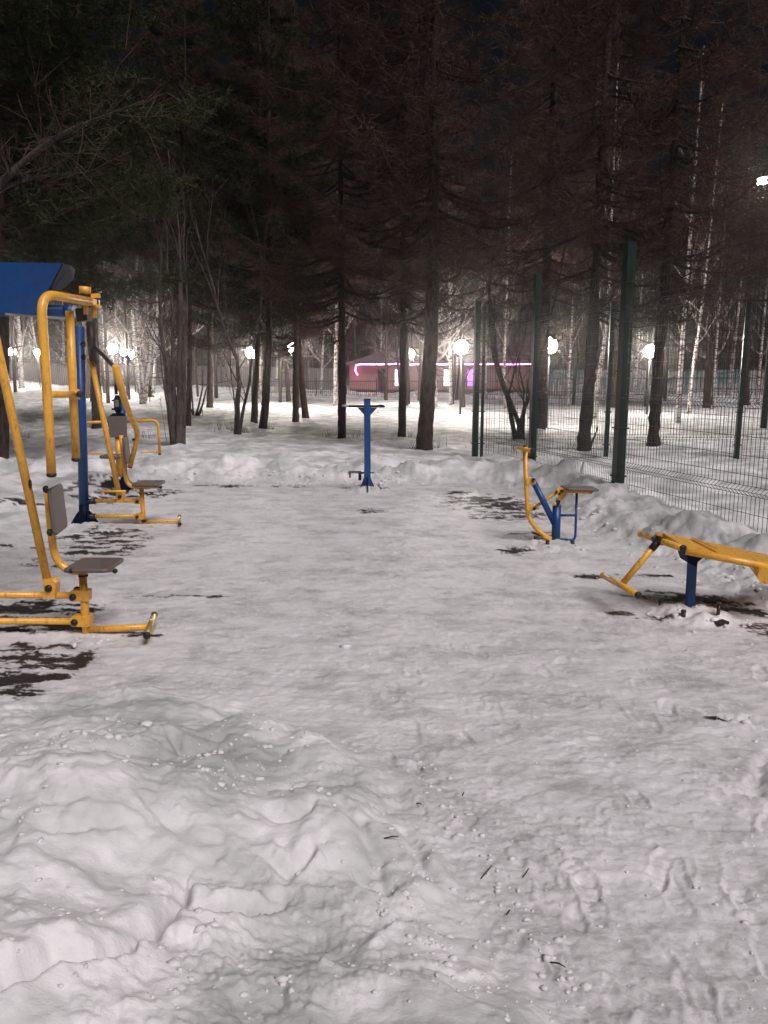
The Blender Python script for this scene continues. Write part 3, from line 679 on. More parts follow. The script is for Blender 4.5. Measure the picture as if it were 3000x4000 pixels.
# ================================================================== RIDER
def rider():
    D = 7.7
    g = ground_at(2170, 2125)
    t = empty('rider_trainer', (g.x, D, g.z-.01), 'yellow and blue rider trainer with handlebar and grey seat near the mesh fence', 'exercise machine')
    m = MB(); a, b_ = W(2012, 1750, 7.95), W(2079, 1760, 7.5); m.tube([a, b_], .0195, 14); m.build('handlebar', MCH if False else MY, t); endcap(t, b_, b_-a, .022); endcap(t, a, a-b_, .022)
    m = MB(); m.tube([a.lerp(b_, .02), a.lerp(b_, .46)], .0205, 14); m.build('worn_grip', MCH, t)
    pts = fillet(WP([(2050, 1745, D), (2060, 1990, D), (2068, 2030, D), (2106, 2078, D), (2152, 2106, D-.02)]), .06, 5); m = MB(); m.tube(pts, .0235, 16); m.build('steering_column', MY, t)
    endcap(t, W(2050, 1746, D), (0, 0, 1), .02)
    m = MB(); m.prism(WP([(2056, 1868, D-.03), (2076, 1868, D-.03), (2086, 1876, D-.03), (2095, 1882, D-.03), (2092, 1892, D-.03), (2080, 1894, D-.03), (2056, 1893, D-.03)]), (0, .06, 0)); m.build('upper_bracket', MY, t)
    m = MB(); m.tube([W(2084, 1876, D-.05), W(2084, 1876, D+.05)], .022, 14); m.build('pivot_bush', MK, t)
    m = MB(); m.tube([W(2088, 1879, D-.06), W(2088, 1879, D-.045)], .009, 10); m.build('bolt_head', MSL, t)
    T(t, 'slanting_brace', MB_, [(2086, 1886, D), (2166, 2046, D)], .031, 16)
    m = MB(); m.prism(WP([(2058, 1975, D-.03), (2086, 1973, D-.03), (2092, 1990, D-.03), (2072, 1999, D-.03), (2058, 1996, D-.03)]), (0, .06, 0)); m.build('lower_bracket', MY, t)
    bolt(t, W(2087, 1986, D-.03), r=.017)
    T(t, 'drive_rod', MY, [(2088, 1982, D+.035), (2192, 1911, D+.035)], .017, 12)
    T(t, 'main_post', MB_, [(2175, 1972, D), (2170, 2135, D)], .0435, 18)
    m = MB(); m.tube([W(2179, 1962, D-.06), W(2179, 1962, D+.06)], .026, 14); m.build('pivot_bush', MK, t)
    m = MB(); m.tube(WP([(2168, 1962, D-.05), (2168, 1975, D-.05)]), .014, 10); m.build('pivot_lug', MY, t)
    m = MB(); m.prism(WP([(2174, 1955, D-.03), (2186, 1942, D-.03), (2176, 1912, D-.03), (2188, 1905, D-.03), (2222, 1912, D-.03), (2214, 1930, D-.03), (2204, 1944, D-.03), (2194, 1958, D-.03)]), (0, .06, 0)); m.build('seat_bracket', MY, t)
    bolt(t, W(2194, 1918, D-.03), r=.017); bolt(t, W(2186, 1929, D-.03), r=.010, ln=.015)
    T(t, 'seat_tube', MY, [(2212, 1919, D), (2312, 1922, D)], .019, 12); endcap(t, W(2312, 1917, D-.1), (1, -.2, 0), .017)
    ax = Vector((1, .05, -.04)).normalized(); ay = Vector((0, 1, 0)); az = ax.cross(ay)
    ay = az.cross(ax); seat_pad(t, W(2263, 1907, D), .33, .27, .022, axes=(ax, ay, az))
    T(t, 'side_frame', MB_, [(2253, 1925, D), (2247, 2109, D), (2180, 2111, D)], .013, 12, .05)
    T(t, 'side_frame_bar', MB_, [(2180, 2013, D), (2250, 2013, D)], .013, 12)
    T(t, 'foot_peg', MY, [(2077, 2077, D+.15), (2150, 2110, D-.1)], .013, 10)
    m = MB(); m.box(W(2110, 2090, D+.02), .16, .03, .012, axes=(Vector((.94, -.2, -.25)).normalized(), Vector((.2, .98, 0)), Vector((.25, 0, .97)))); m.build('foot_pad', MDK, t)
    m = MB(); m.box((g.x, D, g.z-.035), .34, .30, .02, bev=.02); m.build('base_plate', MGC, t)
    for (x, y) in ((2138, 2143), (2236, 2140), (2092, 2118)): 
        q = ground_at(x, y); m = MB(); m.tube([(q.x, q.y, q.z-.03), (q.x, q.y, q.z+.028)], .020, 12); m.tube([(q.x, q.y, q.z+.028), (q.x, q.y, q.z+.036)], [.023, .018], 12); m.build('anchor_bolt', MGC, t)
rider()

# ================================================================== BENCH
def bench():
    D = 5.38
    g = ground_at(2692, 2395)
    t = empty('sit_up_bench', (g.x, D, g.z-.01), 'yellow sit-up bench on a blue post at the right edge of the picture', 'exercise machine')
    a, b_ = W(2668, 2142, 5.10), W(2504, 2086, 5.56); m = MB(); m.tube([a, b_], .0235, 16); m.build('foot_roll', MY, t); endcap(t, a, a-b_, .024, ln=.014); endcap(t, b_, b_-a, .024, mat=MY, ln=.02)
    c = a.lerp(b_, .55); e = W(2434, 2277, 5.33)
    m = MB(); m.tube([c, e], .0225, 16); m.build('leg_strut', MY, t)
    d = (e-c).normalized(); m = MB(); m.tube([c+d*.01, c+d*.085], .027, 14); m.build('strut_sleeve', MDK, t)
    db = (b_-a).normalized(); m = MB(); m.tube([c-db*.05, c+db*.05], .0285, 14); m.build('roll_sleeve', MDK, t)
    a2, b2 = W(2492, 2324, 5.08), W(2356, 2248, 5.58); m = MB(); m.tube([a2, b2], .0225, 16); m.build('ankle_bar', MY, t); endcap(t, a2, a2-b2, .023, ln=.014); endcap(t, b2, b2-a2, .023, mat=MY, ln=.02)
    # board: bent sheet on two side tubes
    n0, n1 = W(2672, 2152, 5.14), W(3130, 2238, 5.02); f0, f1 = W(2560, 2090, 5.56), W(3130, 2208, 5.46)
    m = MB(); m.tube([n0, n1], .0245, 16); m.build('side_tube', MY, t)
    m = MB(); m.tube([f0, f1], .0215, 14); m.build('side_tube', MY, t)
    up = Vector((0, 0, .016)); m = MB(); K = 10; r0 = []; r1 = []
    NP = [n0.lerp(n1, .015 + .985*k/K) for k in range(K+1)]; FP = [f0.lerp(f1, .05+.95*k/K) for k in range(K+1)]
    for k in range(K):
        q = [NP[k], NP[k+1], FP[k+1], FP[k]]; m.prism([p+up for p in q], (0, 0, .012))
    m.build('board', MY, t)
    m = MB(); q0 = W(2756, 2138, 5.3); m.box(q0+Vector((0, 0, .028)), .03, .36, .006, axes=((n1-n0).normalized(), Vector((-.1, 1, 0)).normalized(), Vector((0, 0, 1)))); m.build('weld_seam', MY, t)
    endcap(t, n0, n0-n1, .025, mat=MK)
    # post
    top, bot = W(2706, 2168, 5.34), W(2692, 2415, 5.36)
    m = MB(); m.tube([bot, top], .037, 8, smooth=False); m.build('post', MB_, t)
    m = MB(); m.prism(WP([(2678, 2160, 5.24), (2752, 2174, 5.24), (2726, 2196, 5.28), (2722, 2215, 5.3), (2690, 2200, 5.28)]), (0, .16, 0)); m.build('post_head', MBD, t)
    bolt(t, W(2758, 2174, 5.3), (0, -.2, -1), .010, .02)
    m = MB(); m.prism([W(2676, 2372, 5.3), W(2674, 2400, 5.3), W(2645, 2408, 5.1)], (.012, .004, 0)); m.build('foot_fin', MBD, t)
    m = MB(); m.prism([W(2710, 2378, 5.36), W(2735, 2400, 5.42), W(2710, 2400, 5.36)], (0, .012, 0)); m.build('foot_fin', MBD, t)
    for (x, y, h_) in ((2580, 2377, .03), (2668, 2421, .028), (2803, 2430, .075)):
        q = ground_at(x, y); m = MB(); m.tube([(q.x, q.y, q.z-.03), (q.x, q.y, q.z+h_)], .012 if h_ > .05 else .016, 12); m.tube([(q.x, q.y, q.z+h_), (q.x, q.y, q.z+h_+.012)], [.020, .016], 12); m.build('anchor_bolt', MGC, t)
    q = ground_at(2812, 2446); m = MB(); m.box((q.x, q.y, q.z+.004), .09, .07, .02, rz=.4); m.build('base_plate_corner', MDK, t)
    # large roll under the board
    a3, b3 = W(2992, 2256, 4.93), W(2952, 2205, 5.5); a3 = W(2995, 2250, 4.95); b3 = W(2950, 2195, 5.5)
    m = MB(); m.tube([a3, b3], .055, 22); m.build('back_roll', MY, t)
    m = MB(); m.tube([W(3250, 2262, 5.3), W(3250, 2560, 5.3)], .037, 8); m.build('post', MB_, t)
bench()

# ================================================================== COURT FENCE
def wire_panel(Lx, z0, z1, bends, sp=.052):
    """panel in local x (0..Lx), z; folds push along local y"""
    m = MB(); off = .06
    def path(x):
        P = [(x, 0, z0)]
        for b in bends: P += [(x, 0, b-.05), (x, -off, b), (x, 0, b+.05)]
        P.append((x, 0, z1)); return [Vector(p) for p in P]
    n = int(Lx/sp)
    for k in range(n+1): m.tube(path(.04 + k*(Lx-.08)/n), .0034, 3, cap=False, smooth=False)
    zs = set([z0+.02, z1-.03]); z = z0+.2
    while z < z1-.08:
        if all(abs(z-b) > .08 for b in bends): zs.add(z)
        z += .2
    for z in zs: m.tube([Vector((.02, .005, z)), Vector((Lx-.02, .005, z))], .0036, 3, cap=False, smooth=False)
    for b in bends:
        for (yy, zz) in ((.004, b-.05), (-off-.004, b), (.004, b+.05)): m.tube([Vector((.02, yy, zz)), Vector((Lx-.02, yy, zz))], .0036, 3, cap=False, smooth=False)
    return m
def court_fence(pts, tops, wid, label, cat='fence'):
    g0 = pts[0]; t = empty('mesh_fence', (g0[0], g0[1], 0), label, cat, 'wire mesh fences round the sports court')
    for (x, y), h, w_ in zip(pts, tops, wid):
        z = gz(x, y) - .15; ang = math.atan2(pts[1][1]-pts[0][1], pts[1][0]-pts[0][0]); m = MB(); m.box((x, y, (z+h)/2), w_, w_, h-z, rz=ang); p = m.build('fence_post', MPG, t)
        m = MB(); m.box((x, y, h+.006), w_+.012, w_+.012, .012, rz=ang); m.build('post_cap', MPG, p)
        for zz in (.35, 1.0, 1.75, 2.4, 2.9):
            m = MB(); m.box((x, y, zz), w_+.05, w_+.03, .02, rz=ang); m.build('clamp', MWI, p)
    L0 = math.hypot(pts[1][0]-pts[0][0], pts[1][1]-pts[0][1])
    lo = wire_panel(L0-.1, .06, 2.06, (.5, 1.4)).mesh('wire_mesh', MWI); hi = wire_panel(L0-.1, 2.09, 3.08, (2.58,)).mesh('wire_mesh', MWI)
    for i in range(len(pts)-1):
        (x0, y0), (x1, y1) = pts[i], pts[i+1]; ang = math.atan2(y1-y0, x1-x0); L = math.hypot(x1-x0, y1-y0)
        for me in (lo, hi):
            o = bpy.data.objects.new('wire_mesh', me); C.objects.link(o); o.parent = t; o['kind'] = 'stuff'
            o.location = (x0-g0[0]+math.cos(ang)*.05, y0-g0[1]+math.sin(ang)*.05, 0); o.rotation_euler = (0, 0, ang); o.scale = ((L-.1)/(L0-.1), 1, 1)
NEAR = [(1.87+.66*k, 15.8-2.7*k) for k in (0, 1, 2, 3.25, 4.5)]
court_fence(NEAR, [3.16, 3.33, 3.38, 3.36, 3.36], [.10, .105, .125, .1, .1], 'green wire mesh court fence running from the middle of the field towards the lower right')
BACK = [(1.87+.12+2.58*k, 15.8+.0-.12*min(k, 2)-.1) for k in range(5)]
BACK = [(4.47, 15.45), (7.07, 15.38), (9.67, 15.32), (12.27, 15.25)]
court_fence([(2.0, 15.72)]+BACK, [3.1]*5, [.06, .09, .09, .09, .09], 'farther green mesh fence of the court running straight across to the right edge')

# ================================================================== FAR FENCES AND BUILDING
def far_fence_left():
    t = empty('board_fence', (-5.0, 80, gz(-5, 80)), 'long plain grey fence along the far left edge of the park', 'fence')
    mt = M('grey_fence_sheet', (.16, .145, .14), .7); n = tex_noise(mt, (1, 1, .3), 1.5); N, L, b = nodes(mt)
    r = ramp(mt, n.outputs[0], [(.3, (.12, .108, .104)), (.7, (.20, .182, .176))]); L.new(r.outputs[0], b.inputs['Base Color'])
    mp = M('fence_post_steel', (.07, .06, .058), .7)
    x = -5.0; k = 0; rn = random.Random(4)
    while x > -78:
        wd = 2.9; y = 80 + .02*(x+5); z = float(base_z(x-wd/2, y)) - .2; h = 2.55 + rn.uniform(-.03, .03)
        m = MB(); nr = 14
        for i in range(nr):     # ribbed sheet
            xa = x - wd*i/nr; xm = x-wd*(i+.5)/nr; xb = x - wd*(i+1)/nr
            for (p, q, ya, yb) in ((xa, xm, 0, .05), (xm, xb, .05, 0)):
                m.poly([(p, y+ya, z), (q, y+yb, z), (q, y+yb, z+h), (p, y+ya, z+h)])
        m.box((x-wd/2, y+.06, z+h-.1), wd, .03, .1); m.build('fence_panel', mt, t)
        m = MB(); m.box((x, y+.0, z+h/2+.05), .13, .16, h+.1); m.build('fence_post', mp, t)
        x -= wd; k += 1
far_fence_left()
def far_fence_right():
    t = empty('painted_fence', (12.8, 66, 0), 'pale fence with faded teal graffiti behind the court on the right', 'fence')
    mt = M('pale_fence_sheet', (.30, .29, .28), .7); N, L, b = nodes(mt)
    n = tex_noise(mt, (1, 1, .15), 2.0, 6); n2 = tex_noise(mt, (.5, 1, 1), .55, 3)
    r = ramp(mt, n.outputs[0], [(.3, (.17, .165, .16)), (.5, (.30, .285, .28)), (.7, (.42, .40, .39))])
    r2 = ramp(mt, n2.outputs[0], [(.47, (0,)*3), (.53, (.75,)*3), (.60, (.75,)*3), (.65, (0,)*3)])
    mx = N.new('ShaderNodeMix'); mx.data_type = 'RGBA'; L.new(r2.outputs[0], mx.inputs[0]); L.new(r.outputs[0], mx.inputs[6]); mx.inputs[7].default_value = (.05, .14, .15, 1); L.new(mx.outputs[2], b.inputs['Base Color'])
    x = 13.2; rn = random.Random(9)
    while x < 62:
        wd = 2.4; y = 66; z = float(base_z(x, y))-.2; h = 2.45+rn.uniform(-.03, .03); m = MB(); nr = 12
        for i in range(nr):
            xa, xb = x+wd*i/nr, x+wd*(i+.8)/nr; m.box(((xa+xb)/2, y+rn.uniform(-.01, .01), z+h/2), xb-xa, .04, h+rn.uniform(-.02, .02))
        m.build('fence_panel', mt, t); m = MB(); m.box((x, y+.05, z+h/2), .1, .1, h+.06); m.build('fence_post', M('dark_post', (.05, .045, .045), .8) if 'dark_post' not in bpy.data.materials else bpy.data.materials['dark_post'], t)
        x += wd
far_fence_right()
def picket_fence():
    t = empty('iron_picket_fence', (-9, 62, gz(-9, 62)), 'low dark iron picket fence in front of the pink-lit house', 'fence')
    mi = M('dark_iron', (.02, .018, .018), .6)
    x = -10.2; m = MB(); n = 0
    while x < 13.6:
        z = float(base_z(x, 62))+.15; m.box((x, 62, z+.6), .025, .025, 1.2); x += .16; n += 1
    for zz in (.25, 1.08): m.box((1.7, 62.03, float(base_z(0, 62))+.15+zz), 23.8, .03, .05)
    o = m.build('pickets', mi, t); o['kind'] = 'stuff'
    x = -10.2
    while x < 14: m = MB(); m.box((x, 62.02, float(base_z(x, 62))+.75), .09, .09, 1.5); m.build('fence_post', mi, t); x += 2.4
picket_fence()
def house():
    X0, X1, Y0, Y1 = -3.1, 13.5, 70., 79.; z0 = .25; zt = 2.95
    t = empty('low_house', (X0, Y0, z0), 'low pink-lit house with snowy hip roof and a glowing light strip under the eave', 'house')
    mw = M('pink_plaster', (.25, .17, .17), .85); n = tex_noise(mw, sc=.8); N, L, b = nodes(mw)
    r = ramp(mw, n.outputs[0], [(.3, (.22, .13, .115)), (.7, (.32, .20, .18))]); L.new(r.outputs[0], b.inputs['Base Color'])
    wins = [(.95, 1.75), (3.1, 3.75), (5.35, 6.3), (7.45, 8.15)]; door = (-.55, .25)
    # front wall with openings
    m = MB(); xs = [X0]; ops = sorted([(a, b_, z0+.75, z0+2.25) for a, b_ in wins] + [(door[0], door[1], z0+.25, z0+2.3)])
    cur = X0
    for (a, b_, za, zb) in ops:
        m.box(((cur+a)/2, Y0+.15, (z0+zt)/2), a-cur, .3, zt-z0)
        m.box(((a+b_)/2, Y0+.15, (z0+za)/2), b_-a, .3, za-z0); m.box(((a+b_)/2, Y0+.15, (zb+zt)/2), b_-a, .3, zt-zb); cur = b_
    m.box(((cur+X1)/2, Y0+.15, (z0+zt)/2), X1-cur, .3, zt-z0)
    m.box((X0+.15, (Y0+Y1)/2+.16, (z0+zt)/2), .3, Y1-Y0-.32, zt-z0); m.box((X1-.15, (Y0+Y1)/2+.16, (z0+zt)/2), .3, Y1-Y0-.32, zt-z0); m.build('wall', mw, t)
    m = MB(); m.box(((X0+door[0])/2, Y0-.05, z0+.2), door[0]-X0, .1, .5); m.box(((X1+door[1])/2, Y0-.05, z0+.2), X1-door[1], .1, .5); m.build('plinth', M('dark_plinth', (.05, .035, .035), .9), t)
    m = MB(); E = .6; zr = 4.5; ym = (Y0+Y1)/2
    a, b_, c, d = (X0-E, Y0-E, zt), (X1+E, Y0-E, zt), (X1+E, Y1+E, zt), (X0-E, Y1+E, zt); r0, r1 = (X0+3.8, ym, zr), (X1-3.8, ym, zr)
    m.poly([a, b_, r1, r0]); m.poly([b_, c, r1]); m.poly([c, d, r0, r1]); m.poly([d, a, r0]); m.poly([a, d, c, b_])
    m.build('roof', M('snow_dusted_roof', (.10, .085, .085), .9), t)
    m = MB(); m.box(((X0+X1)/2, Y0-E-.02, zt-.05), X1-X0+2*E, .04, .16); m.build('fascia', M('fascia_board', (.12, .08, .08), .7), t)
    led = M('pink_light_strip', (1, .3, .6), .5, emit=(1.0, .16, .50), strength=16)
    pts = [(X0+.75, Y0-E-.06, zt-.95), (X0+.55, Y0-E-.06, zt-.6), (X0+.62, Y0-E-.06, zt-.1), (X0+1.0, Y0-E-.06, zt-.02)] + [(x, Y0-E-.06, zt-.02+.02*math.sin(x*2.1)) for x in np.arange(X0+2, X1+.4, .7)]
    m = MB(); m.tube(pts, .045, 6); m.build('light_strip', led, t)
    lit = M('lit_window', (.8, .8, .8), .5, emit=(.95, .90, 1.0), strength=2.4); pur = M('purple_window', (.3, .1, .5), .5, emit=(.42, .12, 1.0), strength=2.2); pur2 = None
    mf = M('window_frame', (.55, .5, .5), .6)
    for k, (a, b_) in enumerate(wins):
        m = MB(); fr = .05
        m.box(((a+b_)/2, Y0+.1, z0+.75+fr/2), b_-a, .08, fr); m.box(((a+b_)/2, Y0+.1, z0+2.25-fr/2), b_-a, .08, fr)
        m.box((a+fr/2, Y0+.1, z0+1.5), fr, .08, 1.4); m.box((b_-fr/2, Y0+.1, z0+1.5), fr, .08, 1.4); m.box(((a+b_)/2, Y0+.1, z0+1.5), fr, .07, 1.4)
        w_ = m.build('window', mf, t); m = MB(); m.box(((a+b_)/2, Y0+.16, z0+1.5), b_-a, .02, 1.5); m.build('pane', pur if k == 3 else lit, w_)
        m = MB(); x = a+.1
        while x < b_: m.box((x, Y0-.04, z0+1.5), .02, .02, 1.5); x += .14
        m.box(((a+b_)/2, Y0-.02, z0+1.5), b_-a, .02, .03); m.build('window_bars', M('bar_%d' % 0, (.25, .2, .22), .6) if 'bar_0' not in bpy.data.materials else bpy.data.materials['bar_0'], w_)
    m = MB(); m.box(((door[0]+door[1])/2, Y0+.12, z0+1.27), door[1]-door[0], .06, 2.05); dd = m.build('door', M('dark_door', (.035, .02, .02), .6), t)
    m = MB(); m.box((door[1]-.12, Y0+.06, z0+1.25), .12, .05, .04); m.build('handle', MSL, dd)
    m = MB()
    for k in range(2): m.box(((door[0]+door[1])/2, Y0-.35-.3*k, z0+.1-.06*k+.06), 1.6, .3, .24-.12*k)
    m.build('step', M('concrete_step', (.2, .17, .17), .9), t)
house()

# ================================================================== LAMPS
GLOBE = M('lamp_globe', (1, 1, 1), .4, emit=(1.0, .93, .84), strength=190)
MLP = M('lamp_pole_paint', (.012, .011, .011), .5)
def lamp(px, py, D, label, hx=None, globe=.28, mat=None):
    h = W(px, py, D); bx = h.x if hx is None else hx; z = gz(bx, D)
    t = empty('park_lamp', (h.x, D, z), label, 'lamp', 'ball lamps of the park')
    m = MB(); m.tube([(h.x, D, z-.1), (h.x, D, z+.5), (h.x, D, h.z-globe*.9)], [.05, .045, .03], 10); m.build('lamp_post', MLP, t)
    m = MB(); m.tube([(h.x, D, h.z-globe*1.25), (h.x, D, h.z-globe*1.05), (h.x, D, h.z-globe*.80)], [.04, .09, .11], 14); m.build('globe_collar', MLP, t)
    m = MB(); m.sphere(h, globe, 16, 10); m.build('globe', mat or GLOBE, t)
for a in ((45, 1375, 60, 'leftmost ball lamp beside the two leaning white birches'), (147, 1377, 72, 'small ball lamp between birches just left of the tall yellow handles'),
          (440, 1362, 46, 'left ball lamp of the three glaring together behind the trainers'), (487, 1376, 52, 'middle ball lamp of the three glaring together behind the trainers'),
          (522, 1388, 58, 'ball lamp touching the white forked birch, right of the three together'), (980, 1378, 42, 'glaring ball lamp behind the thin twin-stemmed tree'),
          (1147, 1357, 38, 'ball lamp in front of the leaning pair of trunks'), (1600, 1383, 46, 'small ball lamp to the left of the thickest trunk above the pink strip'),
          (1802, 1357, 33.5, 'brightest ball lamp to the right of the thickest trunk'), (2145, 1350, 27, 'ball lamp just behind the second post of the court fence'),
          (2540, 1372, 36, 'ball lamp seen through the court mesh at the knotty right trunk')):
    lamp(*a)
lamp(2377, 1432, 110, 'tiny distant lamp seen through the court mesh', globe=.12)
def floodlight():
    D = 26.; h = W(2978, 706, D)
    t = empty('floodlight_mast', (h.x+.7, D, gz(h.x+.7, D)), 'floodlight on a tall mast at the upper right edge', 'floodlight')
    m = MB(); m.tube([(h.x+.7, D, 0), (h.x+.7, D, h.z+.5)], [.11, .06], 12); m.build('mast', MLP, t)
    m = MB(); m.tube([(h.x+.7, D, h.z+.15), (h.x+.05, D, h.z+.12)], .03, 8); m.build('bracket', MLP, t)
    d = Vector((-.62, -.62, -.5)).normalized(); ax = d.cross(Vector((0, 0, 1))).normalized(); ay = d.cross(ax)
    m = MB(); m.box(h-d*.06, .36, .26, .12, axes=(ax, ay, d)); m.build('housing', MLP, t)
    m = MB(); m.box(h+d*.006, .30, .20, .012, axes=(ax, ay, d)); m.build('lens', M('flood_lens', (1, 1, 1), .3, emit=(1.0, .97, .86), strength=220), t)
floodlight()

# ================================================================== TREES
def trunk_mesh(pts, rs, rnd, knob=0.06, sides=12):
    m = MB(); P = [Vector(p) for p in pts]; out = []; rr = []
    for i in range(len(P)-1):
        n = max(2, int((P[i+1]-P[i]).length/.16)) if P[i].z < 5 else max(2, int((P[i+1]-P[i]).length/.7))
        for k in range(n):
            t = k/n; out.append(P[i].lerp(P[i+1], t)); rr.append(rs[i]*(1-t)+rs[i+1]*t)
    out.append(P[-1]); rr.append(rs[-1])
    w1 = 0.
    for i in range(1, len(out)-1):
        out[i] = out[i] + Vector((rnd.uniform(-1, 1), rnd.uniform(-1, 1), 0))*rr[i]*knob*1.2
        rr[i] *= 1 + knob*rnd.uniform(-1, 1)
    rr[0] *= 1.22
    if len(rr) > 2: rr[1] *= 1.06
    m.tube(out, rr, sides, jit=knob*.7, rnd=rnd); return m
def rvec(rn): 
    a = rn.uniform(0, 2*math.pi); z = rn.uniform(-1, 1); q = math.sqrt(1-z*z); return Vector((q*math.cos(a), q*math.sin(a), z))
def conifer_crown(seed, H, z0, rmax, kind):
    """branches with twigs about the local origin"""
    rn = random.Random(seed); m = MB(); br = MB(); nb = int((H-z0)*(9.5 if kind == 'larch' else 10))
    for k in range(nb):
        u = (k+rn.random())/nb; z = z0 + (H-z0)*u**1.05; a = rn.uniform(0, 2*math.pi)
        prof = (1-u)**.75 * (.55+.45*min(1, u*5+.15)) ; Lb = rmax*prof*rn.uniform(.65, 1.12)+.25
        if u < .08 and rn.random() < .5: Lb *= .4
        d = Vector((math.cos(a), math.sin(a), 0)); P = [Vector((0, 0, z))]; n = 6
        droop = rn.uniform(-.12, .05) if kind == 'larch' else rn.uniform(-.02, .22)
        for i in range(1, n+1):
            t = i/n; side = Vector((-d.y, d.x, 0))*rn.uniform(-.06, .06)*Lb
            zc = (droop*t - .18*math.sin(t*2.6) + .24*t*t) if kind == 'larch' else (droop*t + .18*t*t)
            P.append(Vector((0, 0, z)) + d*Lb*t + Vector((0, 0, Lb*zc)) + side*t)
        r0 = .012+.011*Lb; br.tube(P, [r0*(1-.85*i/n) for i in range(n+1)], 5, cap=False)
        nt_ = int(Lb*(44 if kind == 'larch' else 20))
        for j in range(nt_):
            t = rn.uniform(.12, 1.0); q = t*n; i = min(n-1, int(q)); p = P[i].lerp(P[i+1], q-i)
            sd = 1 if rn.random() < .5 else -1
            tl = rn.uniform(.25, .7)*(1.1-.5*t)*min(1.3, Lb*.5)
            v = (d*rn.uniform(.3, .9) + Vector((-d.y, d.x, 0))*sd*rn.uniform(.4, 1) + Vector((0, 0, rn.uniform(-.45, .25)))).normalized()*tl
            wv = v.cross(Vector((rn.uniform(-.4, .4), rn.uniform(-.4, .4), 1))).normalized()*.008
            m.blade(p, v, wv)
            for e in range(3 if kind == 'larch' else 2):
                tt = rn.uniform(.25, .95); pp = p + v*tt
                vv = (v.normalized()*.6 + rvec(rn)*.8).normalized()*rn.uniform(.08, .26)
                m.blade(pp, vv, vv.cross(rvec(rn)).normalized()*.0055)
            if kind == 'pine':
                for e in range(6):     # needle tufts
                    tt = rn.uniform(.4, 1.02); pp = p+v*tt
                    for f in range(3):
                        vv = (v.normalized()*.5+rvec(rn)).normalized()*rn.uniform(.09, .18); m.blade(pp, vv, vv.cross(rvec(rn)).normalized()*.010)
    return m, br
def join(a, b):
    o = len(a.v); a.v += b.v; a.f += [tuple(i+o for i in f) for f in b.f]; a.sm += b.sm; return a
CROWNS = {}
def crown_pair(kind, i):
    key = (kind, i)
    if key not in CROWNS:
        m, br = conifer_crown(100+i*7+(50 if kind == 'pine' else 0), 16.0, 2.9 if kind == 'larch' else 2.8, 3.2 if kind == 'larch' else 3.6, kind)
        me1 = m.mesh('twigs', TW_R if kind == 'larch' else TW_G); me2 = br.mesh('branches', BK_P); CROWNS[key] = (me1, me2)
    return CROWNS[key]
TG = 'dark conifers with bare lower trunks'
def conifer(px, py, wpx, path, kind, var, label, H=16, knob=.05, top=True, lift=0, cs=1.0, barkm=None, zc=1.0):
    """px,py base; path: further (px,py) points of the trunk at the same distance"""
    g = ground_at(px, py); D = g.y; r = wpx*.5*D/FPX; rn = random.Random(int(px))
    t = empty('conifer_tree', (g.x, g.y, g.z), label, 'tree', TG)
    pts = [(g.x, g.y, g.z-.1)]; rs = [r]
    for (x, y) in path:
        p = W(x, y, D); pts.append(tuple(p)); rs.append(r*max(.25, 1-.075*(p.z-g.z)))
    lp = Vector(pts[-1]); pr = Vector(pts[-2]); dr = (lp-pr).normalized(); dr = (dr+Vector((0, 0, 1.5))).normalized()
    e = lp + dr*max(2, H-lp.z); mid = lp.lerp(e, .5)
    pts += [tuple(mid), tuple(e)]; rs += [max(.03, rs[-1]*.55), .02]
    trunk_mesh(pts, rs, rn, knob).build('trunk', barkm or BK_P, t)
    me1, me2 = crown_pair(kind, var); s = H/16.*cs; rot = rn.uniform(0, 6.28)
    o = bpy.data.objects.new('crown', me1); C.objects.link(o); o.parent = t; o['kind'] = 'stuff'
    o2 = bpy.data.objects.new('branches', me2); C.objects.link(o2); o2.parent = t
    axis = Vector(pts[-1])-Vector(pts[1])
    for q in (o, o2):
        q.scale = (s, s, H/16.*zc); q.location = (pts[len(path)][0]-g.x, pts[len(path)][1]-g.y, lift); q.rotation_euler = (0, 0, rot)
    return t
conifer(1655, 1770, 64, [(1668, 1600), (1680, 1400), (1690, 1150), (1692, 900)], 'larch', 0, 'thickest dark trunk, right of the blue post with grips', 17)
conifer(1335, 1720, 33, [(1336, 1560), (1337, 1400), (1335, 1200)], 'larch', 1, 'straight dark trunk just left of the blue post with grips', 16)
conifer(1570, 1720, 32, [(1572, 1560), (1575, 1400), (1576, 1150)], 'larch', 2, 'slim dark trunk between the blue post and the thickest trunk', 16)
conifer(1026, 1685, 33, [(1038, 1560), (1046, 1400), (1052, 1200)], 'pine', 1, 'dark trunk leaning right, nearer of the pair by the left-centre glare', 16)
conifer(993, 1665, 27, [(996, 1540), (1003, 1400), (1010, 1200)], 'larch', 0, 'slim dark trunk touching the left side of its leaning neighbour', 16)
conifer(1155, 1653, 27, [(1155, 1540), (1156, 1400), (1158, 1200)], 'larch', 3, 'upright trunk of the pair beside the tall-poled ball lamp', 15)
conifer(1196, 1638, 27, [(1183, 1540), (1170, 1400), (1160, 1200)], 'larch', 1, 'trunk leaning left, right one of the pair by the ball lamp', 15)
conifer(380, 1675, 40, [(376, 1540), (370, 1400), (364, 1200)], 'pine', 0, 'dark trunk rising behind the second trainer with dense green crown', 16, cs=1.25, zc=1.0, lift=1.2)
conifer(8, 1832, 52, [(10, 1600), (12, 1300), (10, 1000)], 'pine', 1, 'dark trunk cut by the left edge of the picture', 17, cs=1.15)
conifer(2104, 1692, 48, [(2112, 1560), (2122, 1400), (2130, 1200)], 'larch', 2, 'dark trunk hidden behind the second court fence post', 17)
